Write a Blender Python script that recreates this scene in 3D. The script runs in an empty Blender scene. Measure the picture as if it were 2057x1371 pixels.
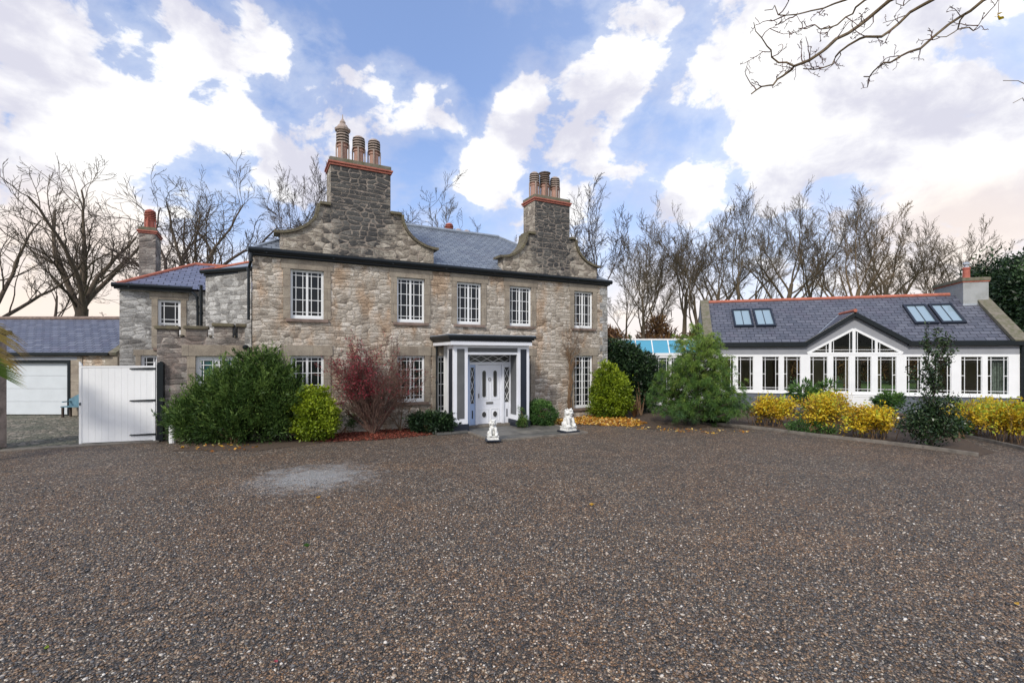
import bpy, math, random
import numpy as np
from mathutils import Vector, Matrix
R=math.radians; PI=math.pi
sc=bpy.context.scene; COL=sc.collection
# ------------------------------------------------------------------ camera
F=970.0; CAMZ=2.5; HY=716.0
cam=bpy.data.cameras.new('camera'); co=bpy.data.objects.new('camera',cam); COL.objects.link(co)
cam.sensor_width=36; cam.lens=F/2057*36; cam.shift_y=(HY-685.5)/2057; cam.clip_end=3000; cam.clip_start=.1
co.location=(0,0,CAMZ); co.rotation_euler=(R(90),0,0); sc.camera=co
sc.view_settings.view_transform='Standard'; sc.view_settings.look='None'; sc.view_settings.gamma=1
sc.view_settings.exposure=0.30
# ------------------------------------------------------------------ node helpers
class G:
    def __init__(s,tree): s.t=tree; s.n=tree.nodes; s.l=tree.links
    def add(s,typ,ins=None,**props):
        x=s.n.new(typ)
        for k,v in props.items(): setattr(x,k,v)
        for k,v in (ins or {}).items():
            sk=x.inputs[k]
            if isinstance(v,bpy.types.NodeSocket): s.l.new(v,sk)
            else: sk.default_value=v
        return x
    def m(s,op,a,b=0.0,c=None,clamp=False):
        x=s.n.new('ShaderNodeMath'); x.operation=op; x.use_clamp=clamp
        for i,v in enumerate((a,b) if c is None else (a,b,c)):
            if isinstance(v,bpy.types.NodeSocket): s.l.new(v,x.inputs[i])
            else: x.inputs[i].default_value=v
        return x.outputs[0]
    def vm(s,op,a,b):
        x=s.n.new('ShaderNodeVectorMath'); x.operation=op
        for i,v in enumerate((a,b)):
            if isinstance(v,bpy.types.NodeSocket): s.l.new(v,x.inputs[i])
            else: x.inputs[i].default_value=v
        return x
    def mr(s,v,a,b,c=0.,d=1.,smooth=True):
        x=s.add('ShaderNodeMapRange',{'Value':v,'From Min':a,'From Max':b,'To Min':c,'To Max':d})
        if smooth: x.interpolation_type='SMOOTHSTEP'
        return x.outputs['Result']
    def mix(s,f,a,b,blend='MIX'):
        x=s.n.new('ShaderNodeMix'); x.data_type='RGBA'; x.blend_type=blend
        for k,v in ((0,f),(6,a),(7,b)):
            if isinstance(v,bpy.types.NodeSocket): s.l.new(v,x.inputs[k])
            else: x.inputs[k].default_value=(tuple(v)+(1,) if k and len(v)==3 else v)
        return x.outputs[2]
    def noise(s,vec,scale,detail=3,rough=.55,dist=0):
        return s.add('ShaderNodeTexNoise',{'Vector':vec,'Scale':scale,'Detail':detail,'Roughness':rough,'Distortion':dist})
    def ramp(s,fac,stops,interp='LINEAR'):
        x=s.add('ShaderNodeValToRGB',{'Fac':fac}); cr=x.color_ramp; cr.interpolation=interp
        while len(cr.elements)<len(stops): cr.elements.new(.5)
        for e,(p,cl) in zip(cr.elements,stops): e.position=p; e.color=tuple(cl)+(1,)
        return x.outputs[0]
# ------------------------------------------------------------------ world / sun
SUN_EL,SUN_AZ=R(38),R(205)      # azimuth measured clockwise from +Y
w=bpy.data.worlds.new('World'); sc.world=w; w.use_nodes=True
g=G(w.node_tree); g.n.clear()
sky=g.add('ShaderNodeTexSky',sky_type='NISHITA',sun_disc=False,sun_elevation=SUN_EL,sun_rotation=SUN_AZ)
dirv=g.add('ShaderNodeTexCoord').outputs['Generated']
sep=g.add('ShaderNodeSeparateXYZ',{0:dirv}); dx,dy,dz=sep.outputs
def pdir(px,py):
    v=Vector(((px-1028.5)/F,1,(HY-py)/F)); v.normalize(); return v
def blob(px,py,rad,wt):
    v=pdir(px,py); a=math.atan(rad/F)
    dt=g.vm('DOT_PRODUCT',dirv,tuple(v)).outputs['Value']
    return g.mr(dt,math.cos(a),1.0,0,wt)
BL=[(60,170,260,.34),(150,260,160,.2),(300,190,170,.30),(460,80,110,.30),(560,120,130,.30),(700,100,60,.22),(770,240,120,.26),(600,300,150,.30),(900,200,70,.26),(1030,160,75,.36),(1020,240,60,.3),(1080,350,170,.40),(960,345,90,.3),(1200,200,110,.30),(1400,120,190,.34),(1290,60,90,.15),(1650,90,220,.34),(1620,230,120,.30),(1760,250,120,.32),(1570,320,90,.3),(2000,300,150,.34),(1330,340,100,.14),(1900,80,260,.26),(1700,420,200,.16),(1980,470,200,.28),(60,540,280,.22),(1420,400,140,.2),(620,420,120,.15),
 (360,50,110,-.34),(640,30,110,-.34),(800,60,110,-.38),(960,40,130,-.40),(1100,60,90,-.28),(560,200,60,-.3),(850,320,90,-.36),(960,130,60,-.2),(1120,240,60,-.3),(1310,280,80,-.3),(1480,215,70,-.22),(1430,270,60,-.15),(250,90,60,-.2),(430,300,70,-.25),(1640,170,55,-.15),(1270,20,80,-.15),(1800,180,70,-.14),(490,430,80,-.15)]
acc=None
for b in BL:
    o=blob(*b); acc=o if acc is None else g.m('ADD',acc,o)
st=g.vm('MULTIPLY',dirv,(1,1,1.45)).outputs[0]
wn=g.noise(st,4.0,3,.5)
st2=g.vm('ADD',st,g.vm('MULTIPLY',wn.outputs['Color'],(.10,.10,.10)).outputs[0]).outputs[0]
n1=g.noise(st2,8.0,10,.58)
# behind the camera the sky is broken cloud too
back=g.mr(dy,.25,-.1,0,.22)
cov=g.m('ADD',g.m('ADD',g.m('SUBTRACT',g.m('MULTIPLY',acc,.9),.075),back),g.m('MULTIPLY',g.m('SUBTRACT',n1.outputs['Fac'],.5),2.3))
mask=g.mr(cov,.02,.26)
wisp=g.mr(cov,-.35,.12,0,.30)
mask=g.m('MAXIMUM',mask,wisp)
n2=g.noise(g.vm('ADD',st2,(.02,0,-.05)).outputs[0],5.5,8,.58)
shade=g.mr(g.m('ADD',n2.outputs['Fac'],g.m('MULTIPLY',cov,-.06)),.36,.60)
ccol=g.mix(shade,(.94,.935,.93),(.60,.60,.69))
right=g.mr(dx,-.15,.75)
blue=g.add('ShaderNodeMix',data_type='RGBA',blend_type='MULTIPLY')
bl=g.mix(1.0,sky.outputs[0],(.12,.13,.15),'MULTIPLY')
bl=g.mix(.38,bl,(.34,.48,.86))
bl=g.mix(g.m('MULTIPLY',right,.5),bl,(.62,.72,.96))
bl=g.mix(g.mr(dz,.50,.05,0,.30),bl,(.66,.76,.98))
skyc=g.mix(mask,bl,ccol)
# low pinkish haze and warm glow over the horizon
hz=g.mr(dz,.28,.02,0,.6)
skyc=g.mix(hz,skyc,(.84,.82,.83))
gl=g.m('ADD',g.m('ADD',blob(160,610,220,.7),blob(1320,680,200,.5)),blob(1930,520,170,.5),clamp=True)
skyc=g.mix(gl,skyc,(.92,.76,.62))
# thin vapour trail low in the right of the sky
bg=g.add('ShaderNodeBackground',{'Color':skyc,'Strength':1.0})
g.l.new(bg.outputs[0],g.add('ShaderNodeOutputWorld').inputs[0])
sl=bpy.data.lights.new('sun','SUN'); sl.energy=2.3; sl.angle=R(9); sl.color=(1,.94,.85)
so=bpy.data.objects.new('sun',sl); COL.objects.link(so)
sd=Vector((math.sin(SUN_AZ)*math.cos(SUN_EL),math.cos(SUN_AZ)*math.cos(SUN_EL),math.sin(SUN_EL)))
so.rotation_euler=sd.to_track_quat('Z','Y').to_euler(); so.location=(-10,-20,30)
# ------------------------------------------------------------------ materials
def newmat(name):
    m=bpy.data.materials.new(name); m.use_nodes=True; gg=G(m.node_tree)
    return m,gg,gg.n['Principled BSDF']
def setc(gg,b,k,v):
    if isinstance(v,bpy.types.NodeSocket): gg.l.new(v,b.inputs[k])
    else: b.inputs[k].default_value=(tuple(v)+(1,)) if hasattr(v,'__len__') and len(v)==3 else v
def bump(gg,b,h,strength=.5,dist=.02):
    x=gg.add('ShaderNodeBump',{'Height':h,'Strength':strength,'Distance':dist}); gg.l.new(x.outputs[0],b.inputs['Normal'])
def plain(name,c,rough=.5,var=.12,scale=4,metal=0,bmp=0,c2=None,spec=.5):
    m,gg,b=newmat(name); tc=gg.add('ShaderNodeTexCoord').outputs['Object']
    n=gg.noise(tc,scale,5,.6).outputs['Fac']
    f=gg.mr(n,.3,.72)
    c2=c2 or tuple(x*(1-var*2.2) for x in c)
    setc(gg,b,'Base Color',gg.mix(f,c,c2)); b.inputs['Roughness'].default_value=rough; b.inputs['Metallic'].default_value=metal
    b.inputs['Specular IOR Level'].default_value=spec
    if bmp: bump(gg,b,gg.noise(tc,scale*8,4,.6).outputs['Fac'],bmp,.01)
    return m
def stone(name,stops,mortar,sx=3.0,sz=6.4,jw=.055,joint=None,stain=None,soot=None,pale=.8):
    m,gg,b=newmat(name); uv=gg.add('ShaderNodeUVMap').outputs[0]
    s=gg.add('ShaderNodeSeparateXYZ',{0:uv}); u,v=s.outputs[0],s.outputs[1]
    nl=gg.noise(uv,1.0,2,.5).outputs['Color']; nh=gg.noise(uv,8.0,3,.6).outputs['Color']
    off=gg.vm('ADD',gg.vm('MULTIPLY',gg.vm('SUBTRACT',nl,(.5,.5,.5)).outputs[0],(.6,.22,0)).outputs[0],
              gg.vm('MULTIPLY',gg.vm('SUBTRACT',nh,(.5,.5,.5)).outputs[0],(.10,.06,0)).outputs[0]).outputs[0]
    p=gg.vm('MULTIPLY',gg.vm('ADD',uv,off).outputs[0],(sx,sz,0)).outputs[0]
    def vor(q,rn):
        a=gg.add('ShaderNodeTexVoronoi',{'Vector':q,'Scale':1.0,'Randomness':rn},voronoi_dimensions='2D'); e=gg.add('ShaderNodeTexVoronoi',{'Vector':q,'Scale':1.0,'Randomness':rn},feature='DISTANCE_TO_EDGE',voronoi_dimensions='2D')
        return gg.add('ShaderNodeSeparateColor',{0:a.outputs['Color']}).outputs[0],e.outputs['Distance']
    r2,e2=vor(p,.70)
    cu=gg.noise(gg.vm('MULTIPLY',uv,(2.2,5.5,1)).outputs[0],1.0,1,.5).outputs['Fac']; v1=gg.add('ShaderNodeTexNoise',{'W':gg.m('MULTIPLY',v,2.3),'Scale':1.0,'Detail':1},noise_dimensions='1D').outputs['Fac']
    q_=gg.vm('ADD',gg.vm('ADD',uv,gg.vm('MULTIPLY',off,(.55,.55,0)).outputs[0]).outputs[0],gg.add('ShaderNodeCombineXYZ',{0:gg.m('MULTIPLY',cu,.8),1:gg.m('MULTIPLY',v1,.25),2:0.0}).outputs[0]).outputs[0]
    br=gg.add('ShaderNodeTexBrick',{'Vector':q_,'Color1':(0,0,0,1),'Color2':(1,1,1,1),'Mortar':(.5,.5,.5,1),'Scale':1.0,'Mortar Size':.030,'Mortar Smooth':1.0,'Bias':0.0,'Brick Width':1.05/sx,'Row Height':.98/sz},offset=.43,squash=.62,squash_frequency=3)
    r1=gg.add('ShaderNodeSeparateColor',{0:br.outputs['Color']}).outputs[0]; e1=gg.m('MULTIPLY',gg.m('SUBTRACT',1.0,br.outputs['Fac']),.20)
    sel=gg.mr(gg.noise(uv,1.1,2,.5).outputs['Fac'],.47,.49)
    rnd=gg.m('ADD',gg.m('MULTIPLY',r1,gg.m('SUBTRACT',1.0,sel)),gg.m('MULTIPLY',r2,sel)); ed=gg.m('ADD',gg.m('MULTIPLY',e1,gg.m('SUBTRACT',1.0,sel)),gg.m('MULTIPLY',e2,sel))
    fine=gg.noise(uv,24,6,.7).outputs['Fac']; mid=gg.noise(uv,5.5,5,.65).outputs['Fac']
    ed=gg.m('ADD',ed,gg.m('MULTIPLY',gg.m('SUBTRACT',fine,.5),.06))
    val=gg.m('ADD',gg.m('MULTIPLY',rnd,.80),gg.m('MULTIPLY',mid,.85)); val=gg.m('SUBTRACT',val,.33,clamp=True)
    c=gg.ramp(val,stops)
    if soot:
        cx,cz,rx,rz,amt=soot
        dd=gg.m('SQRT',gg.m('ADD',gg.m('POWER',gg.m('ABSOLUTE',gg.m('DIVIDE',gg.m('SUBTRACT',u,cx),rx)),2.0),gg.m('POWER',gg.m('ABSOLUTE',gg.m('DIVIDE',gg.m('SUBTRACT',v,cz),rz)),2.0)))
        dd=gg.m('ADD',dd,gg.m('ADD',gg.m('MULTIPLY',gg.m('SUBTRACT',mid,.5),.9),gg.m('MULTIPLY',gg.m('SUBTRACT',rnd,.5),.35)))
        c=gg.mix(gg.mr(dd,1.3,.65,0,amt),c,gg.mix(.60,gg.mix(1.0,c,(.42,.44,.47),'MULTIPLY'),(.050,.054,.060)))
    c=gg.mix(1.0,c,gg.ramp(fine,[(.30,(.45,.44,.42)),(.50,(1,1,1)),(.72,(1.45,1.43,1.38))]),'MULTIPLY')
    wm=gg.mr(gg.noise(uv,2.8,4,.6).outputs['Fac'],.40,.60,.45,1.2)      # joints widen and narrow
    mo=gg.mr(gg.m('DIVIDE',ed,wm),jw*1.7,jw*.7)
    c=gg.mix(gg.m('MULTIPLY',mo,gg.mr(gg.noise(uv,4.2,4,.6).outputs['Fac'],.30,.55,pale*.45,pale),clamp=True),c,gg.mix(fine,tuple(x*.75 for x in mortar),mortar))
    dk=gg.m('MULTIPLY',gg.mr(ed,jw*1.05,jw*.1),gg.mr(gg.noise(uv,6,3,.6).outputs['Fac'],.36,.52))
    c=gg.mix(gg.m('MULTIPLY',dk,.78),c,joint or tuple(x*.22 for x in mortar))
    if stain:
        c=gg.mix(gg.mr(gg.noise(gg.vm('MULTIPLY',uv,(1.6,.7,1)).outputs[0],.9,4,.6).outputs['Fac'],.44,.66,0,stain[1]),c,gg.mix(1.0,c,stain[0],'MULTIPLY'))
    setc(gg,b,'Base Color',c); b.inputs['Roughness'].default_value=.9; b.inputs['Specular IOR Level'].default_value=.25
    hgt=gg.m('ADD',gg.mr(ed,0,.28,0,1),gg.m('MULTIPLY',gg.m('ADD',fine,mid),.5))
    bump(gg,b,hgt,.55,.025)
    return m
MST=stone('rubble_stone',[(.05,(.21,.18,.15)),(.25,(.34,.30,.25)),(.5,(.44,.395,.335)),(.75,(.54,.49,.425)),(1,(.67,.62,.55))],(.52,.44,.35),sx=3.4,sz=8.4,stain=((.90,.72,.58),.9),pale=.6)
MSG=stone('grey_stone',[(.05,(.15,.145,.14)),(.35,(.28,.275,.265)),(.65,(.42,.415,.40)),(1,(.58,.57,.55))],(.48,.45,.41),stain=((.78,.76,.74),.7),pale=.6)
MSD=stone('weathered_dark_stone',[(.05,(.11,.10,.092)),(.4,(.20,.18,.165)),(.7,(.29,.265,.24)),(1,(.44,.405,.36))],(.42,.35,.31),sx=2.5,sz=5.4,stain=((.88,.78,.74),.8),pale=.7)
def gable_mat(cx): return stone('gable_stone',[(.05,(.14,.12,.10)),(.35,(.25,.215,.175)),(.65,(.37,.33,.27)),(1,(.52,.47,.40))],(.50,.42,.35),sx=3.5,sz=6.3,jw=.07,soot=(cx,8.4,1.35,3.1,1.0),pale=.75)
def slate(name,c1,c2,sheen=.35,row=.17,wid=.26,ms=.010):
    m,gg,b=newmat(name); uv=gg.add('ShaderNodeUVMap').outputs[0]
    br=gg.add('ShaderNodeTexBrick',{'Vector':uv,'Color1':(0,0,0,1),'Color2':(1,1,1,1),'Mortar':(.5,.5,.5,1),'Scale':1.0,'Mortar Size':ms,'Mortar Smooth':.2,'Bias':0.0,'Brick Width':wid,'Row Height':row},offset=.5,squash=1)
    v=gg.add('ShaderNodeSeparateXYZ',{0:uv}).outputs[1]
    fr=gg.m('FRACT',gg.m('DIVIDE',v,row))
    n=gg.noise(uv,3,4,.6).outputs['Fac']
    val=gg.m('ADD',gg.m('MULTIPLY',br.outputs['Color'],.6),gg.m('MULTIPLY',n,.4))
    c=gg.mix(val,c1,c2)
    c=gg.mix(gg.mr(gg.noise(uv,1.2,3,.6).outputs['Fac'],.5,.7,0,.35),c,tuple((x*.7+y*.3) for x,y in zip(c1,(.16,.10,.16))))
    c=gg.mix(br.outputs['Fac'],c,(.012,.013,.02))
    setc(gg,b,'Base Color',c)
    setc(gg,b,'Roughness',gg.mr(br.outputs['Color'],0,1,sheen,sheen+.2))
    h=gg.m('ADD',gg.m('MULTIPLY',gg.m('SUBTRACT',1.0,fr),.8),gg.m('MULTIPLY',gg.m('SUBTRACT',br.outputs['Color'],.5),.5)); h=gg.m('SUBTRACT',h,gg.m('MULTIPLY',br.outputs['Fac'],.8))
    bump(gg,b,h,.8,.014)
    return m
MSL=slate('slate',(.085,.10,.125),(.24,.275,.32),.30); MSL2=slate('slate_blue',(.058,.064,.085),(.14,.148,.185),.40,.225,.37,.014)
def ashlar():
    m,gg,b=newmat('sandstone'); uv=gg.add('ShaderNodeUVMap').outputs[0]; w1=gg.noise(uv,5,2,.5).outputs['Color']; p=gg.vm('ADD',uv,gg.vm('MULTIPLY',w1,(.03,.03,0)).outputs[0]).outputs[0]
    br=gg.add('ShaderNodeTexBrick',{'Vector':p,'Color1':(0,0,0,1),'Color2':(1,1,1,1),'Mortar':(.5,.5,.5,1),'Scale':1.0,'Mortar Size':.008,'Mortar Smooth':.6,'Brick Width':.85,'Row Height':.36})
    n=gg.noise(uv,2.4,5,.62).outputs['Fac']; f=gg.noise(uv,26,5,.65).outputs['Fac']
    c=gg.mix(gg.mr(n,.32,.66),(.37,.315,.245),(.23,.19,.15)); c=gg.mix(gg.m('MULTIPLY',br.outputs['Color'],.30),c,(.36,.33,.28)); c=gg.mix(1.0,c,gg.ramp(f,[(.3,(.74,.74,.74)),(.7,(1.2,1.2,1.18))]),'MULTIPLY')
    c=gg.mix(gg.m('MULTIPLY',br.outputs['Fac'],.75),c,(.13,.105,.085)); setc(gg,b,'Base Color',c); b.inputs['Roughness'].default_value=.88
    bump(gg,b,gg.m('SUBTRACT',f,br.outputs['Fac']),.5,.012); return m
MASH=ashlar()
MSILL=plain('weathered_sill',(.26,.19,.155),.85,.2,5,bmp=.4)
MCOP=plain('mossy_coping',(.10,.085,.065),.9,.3,6,bmp=.6,c2=(.17,.15,.09))
MCAP=plain('chimney_cap_stone',(.20,.175,.14),.9,.3,6,bmp=.6,c2=(.11,.11,.06))
MTER=plain('terracotta_moulding',(.42,.14,.095),.75,.2,7,bmp=.4,c2=(.28,.09,.065))
MPOT=plain('clay_pot',(.44,.26,.20),.75,.12,5,bmp=.3); MPOTR=plain('red_clay_pot',(.45,.13,.09),.7,.12,5,bmp=.3)
MPOTW=plain('pale_louvre',(.42,.33,.28),.7,.12,9); MWH=plain('white_paint',(.84,.85,.85),.42,.035,1.1)
MWH2=plain('white_gloss',(.80,.82,.87),.22,.03,1.5,spec=.6)
MBL=plain('bluish_white_paint',(.42,.54,.76),.35,.05,1.5)
MBK=plain('black_plastic',(.010,.014,.017),.3,.1,3,spec=.3); MNV=plain('navy_paint',(.012,.018,.032),.4,.1,3)
MGY=plain('grey_panel_paint',(.12,.125,.13),.35,.12,2); MLEAD=plain('lead',(.27,.31,.37),.45,.12,3); MRED=plain('red_ridge_tile',(.50,.16,.10),.75,.15,5,bmp=.3)
MFAS=plain('grey_render',(.30,.31,.335),.8,.05,2,bmp=.1); MPLI=plain('slate_grey_render',(.13,.15,.18),.75,.1,2,bmp=.15)
MCEM=plain('cement_render',(.36,.37,.37),.85,.1,2,bmp=.2,c2=(.27,.28,.27)); MCON=plain('concrete_kerb',(.21,.185,.155),.9,.2,5,bmp=.5)
MFLAG=None
MSTONEP=plain('pier_stone',(.42,.34,.29),.9,.2,3,bmp=.4,c2=(.17,.14,.12)); MMET=plain('galvanised_cowl',(.55,.57,.6),.3,.1,6,metal=.8)
MIN=plain('dark_room',(.02,.019,.018),.9,.3,1); MCREAM=plain('interior_wall',(.80,.66,.50),.8,.05,1); MCREAM2=plain('interior_floor',(.55,.42,.30),.5,.1,1)
MCUR=plain('curtain_cloth',(.42,.44,.40),.9,.25,9); MDOOR=plain('garage_door_white',(.62,.66,.68),.5,.03,2); MTEAL=plain('teal_bench_paint',(.12,.24,.30),.6,.15,5)
MLION=plain('white_cast_stone',(.78,.78,.75),.75,.08,14,bmp=.25,c2=(.58,.58,.54))
MBRASS=plain('aged_metal',(.25,.25,.24),.35,.1,5,metal=.6)
def bark(name,c1,c2):
    m,gg,b=newmat(name); tc=gg.add('ShaderNodeTexCoord').outputs['Object']
    n=gg.noise(gg.vm('MULTIPLY',tc,(1,1,.25)).outputs[0],9,5,.65).outputs['Fac']
    n2=gg.noise(tc,.45,3,.6).outputs['Fac']
    setc(gg,b,'Base Color',gg.mix(gg.mr(gg.m('ADD',gg.m('MULTIPLY',n,.5),gg.m('MULTIPLY',n2,.5)),.35,.65),c1,c2)); b.inputs['Roughness'].default_value=.95
    bump(gg,b,n,.7,.03); return m
MBA=bark('bark_brown',(.055,.042,.032),(.15,.115,.08)); MBB=bark('bark_green_brown',(.055,.042,.027),(.145,.112,.07))
MBC=bark('bark_dark',(.035,.026,.022),(.09,.065,.05)); MBD=bark('bark_pale_limb',(.10,.07,.042),(.22,.16,.095)); MTW=bark('red_brown_twig',(.07,.03,.028),(.15,.07,.055))
MSTEM=bark('brown_stem',(.10,.06,.035),(.24,.15,.08)); MHED=bark('brown_brush',(.11,.055,.03),(.20,.11,.06))
def leafmat(name,stops,rough=.5,trans=.25):
    m,gg,b=newmat(name); at=gg.add('ShaderNodeAttribute',attribute_name='tint').outputs['Fac']
    c=gg.ramp(at,stops); setc(gg,b,'Base Color',c); b.inputs['Roughness'].default_value=rough; b.inputs['Specular IOR Level'].default_value=.35
    if trans:
        tr=gg.add('ShaderNodeBsdfTranslucent',{'Color':c}); mx=gg.add('ShaderNodeMixShader',{0:trans}); out=gg.n['Material Output']
        gg.l.new(b.outputs[0],mx.inputs[1]); gg.l.new(tr.outputs[0],mx.inputs[2]); gg.l.new(mx.outputs[0],out.inputs[0])
    return m
LDG=leafmat('dark_green_leaf',[(0,(.020,.045,.012)),(.5,(.060,.12,.025)),(1,(.20,.30,.07))])
LYG=leafmat('yellow_green_leaf',[(0,(.08,.13,.008)),(.5,(.21,.29,.015)),(1,(.42,.50,.04))])
LYE=leafmat('golden_leaf',[(0,(.09,.13,.02)),(.22,(.40,.22,.02)),(.5,(.66,.44,.02)),(.78,(.80,.62,.04)),(1,(.40,.52,.06))])
LRD=leafmat('crimson_leaf',[(0,(.12,.014,.02)),(.6,(.30,.03,.05)),(1,(.48,.09,.12))])
LPN=leafmat('pine_needle',[(0,(.035,.09,.035)),(.45,(.11,.21,.04)),(1,(.38,.48,.09))],.5,.3)
LHO=leafmat('holly_leaf',[(0,(.010,.024,.010)),(.6,(.03,.06,.022)),(1,(.13,.18,.08))],.25,.1)
LVD=leafmat('deep_green_leaf',[(0,(.008,.018,.008)),(.6,(.02,.045,.018)),(1,(.06,.11,.035))],.45,.1)
LMG=leafmat('mid_green_leaf',[(0,(.025,.07,.018)),(.5,(.06,.14,.03)),(1,(.16,.28,.07))])
LBR=leafmat('brown_twig_leaf',[(0,(.07,.03,.018)),(.5,(.16,.08,.035)),(1,(.30,.17,.06))])
LFA=leafmat('fallen_leaf',[(0,(.16,.05,.012)),(.4,(.42,.17,.02)),(.75,(.62,.36,.04)),(1,(.68,.55,.25))],.6,.1)
LPL=leafmat('palm_leaf',[(0,(.30,.20,.09)),(.3,(.45,.40,.08)),(.55,(.16,.24,.04)),(1,(.06,.13,.025))],.45,.2)
LMU=leafmat('red_bark_chip',[(0,(.07,.014,.009)),(.6,(.17,.035,.02)),(1,(.30,.10,.06))],.8,0)
def glass(name,tint=(.010,.012,.014),rough=.02,seethru=0,spec=.3):
    m,gg,b=newmat(name); b.inputs['Base Color'].default_value=tint+(1,); b.inputs['Roughness'].default_value=rough; b.inputs['Specular IOR Level'].default_value=spec
    tc=gg.add('ShaderNodeTexCoord').outputs['Object']; bump(gg,b,gg.noise(tc,1.6,2,.5).outputs['Fac'],.12,.03)
    if seethru:
        t=gg.add('ShaderNodeBsdfTransparent',{'Color':(.86,.90,.88,1)}); mx=gg.add('ShaderNodeMixShader',{0:seethru}); out=gg.n['Material Output']
        gg.l.new(b.outputs[0],mx.inputs[1]); gg.l.new(t.outputs[0],mx.inputs[2]); gg.l.new(mx.outputs[0],out.inputs[0])
    return m
GDK=glass('window_glass'); GCO=glass('sunroom_glass',(.012,.013,.012),.02,.88,.6); GSK=glass('skylight_glass',(.26,.35,.41),.08,0,.8)
GBL=glass('tinted_roof_glass',(.09,.34,.50),.15,0,.5); GGY=glass('grey_door_glass',(.06,.06,.058),.12,0,.5)
# ------------------------------------------------------------------ mesh builder
def link(o,parent=None):
    COL.objects.link(o)
    if parent: o.parent=parent
    return o
def tag(o,label=None,cat=None,group=None,kind=None):
    for k,v in (('label',label),('category',cat),('group',group),('kind',kind)):
        if v: o[k]=v
    return o
def empty(name,loc=(0,0,0),rz=0,**k):
    o=bpy.data.objects.new(name,None); o.location=loc; o.rotation_euler=(0,0,rz); o.empty_display_size=.3; link(o); return tag(o,**k)
def rawmesh(name,V,Fs,mats,parent=None,smooth=False,mi=None,uv=True):
    me=bpy.data.meshes.new(name); me.from_pydata([tuple(v) for v in V],[],Fs)
    for m in (mats if isinstance(mats,(list,tuple)) else [mats]): me.materials.append(m)
    if mi: me.polygons.foreach_set('material_index',mi)
    if smooth: me.polygons.foreach_set('use_smooth',[True]*len(Fs))
    if uv:
        me.update(); ul=me.uv_layers.new(name='UVMap').data; VV=me.vertices; LL=me.loops
        for p in me.polygons:
            n=p.normal
            if abs(n.z)>.97 or n.length<.1: t=Vector((1,0,0)); b=Vector((0,1,0))
            else:
                t=Vector((-n.y,n.x,0)).normalized()
                if t.x+t.y*.01<0: t=-t
                b=n.cross(t)
                if b.z<0: b=-b
                b=b.normalized()
            for li in p.loop_indices:
                c=VV[LL[li].vertex_index].co; ul[li].uv=(c.dot(t),c.dot(b))
    o=bpy.data.objects.new(name,me); return link(o,parent)
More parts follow.
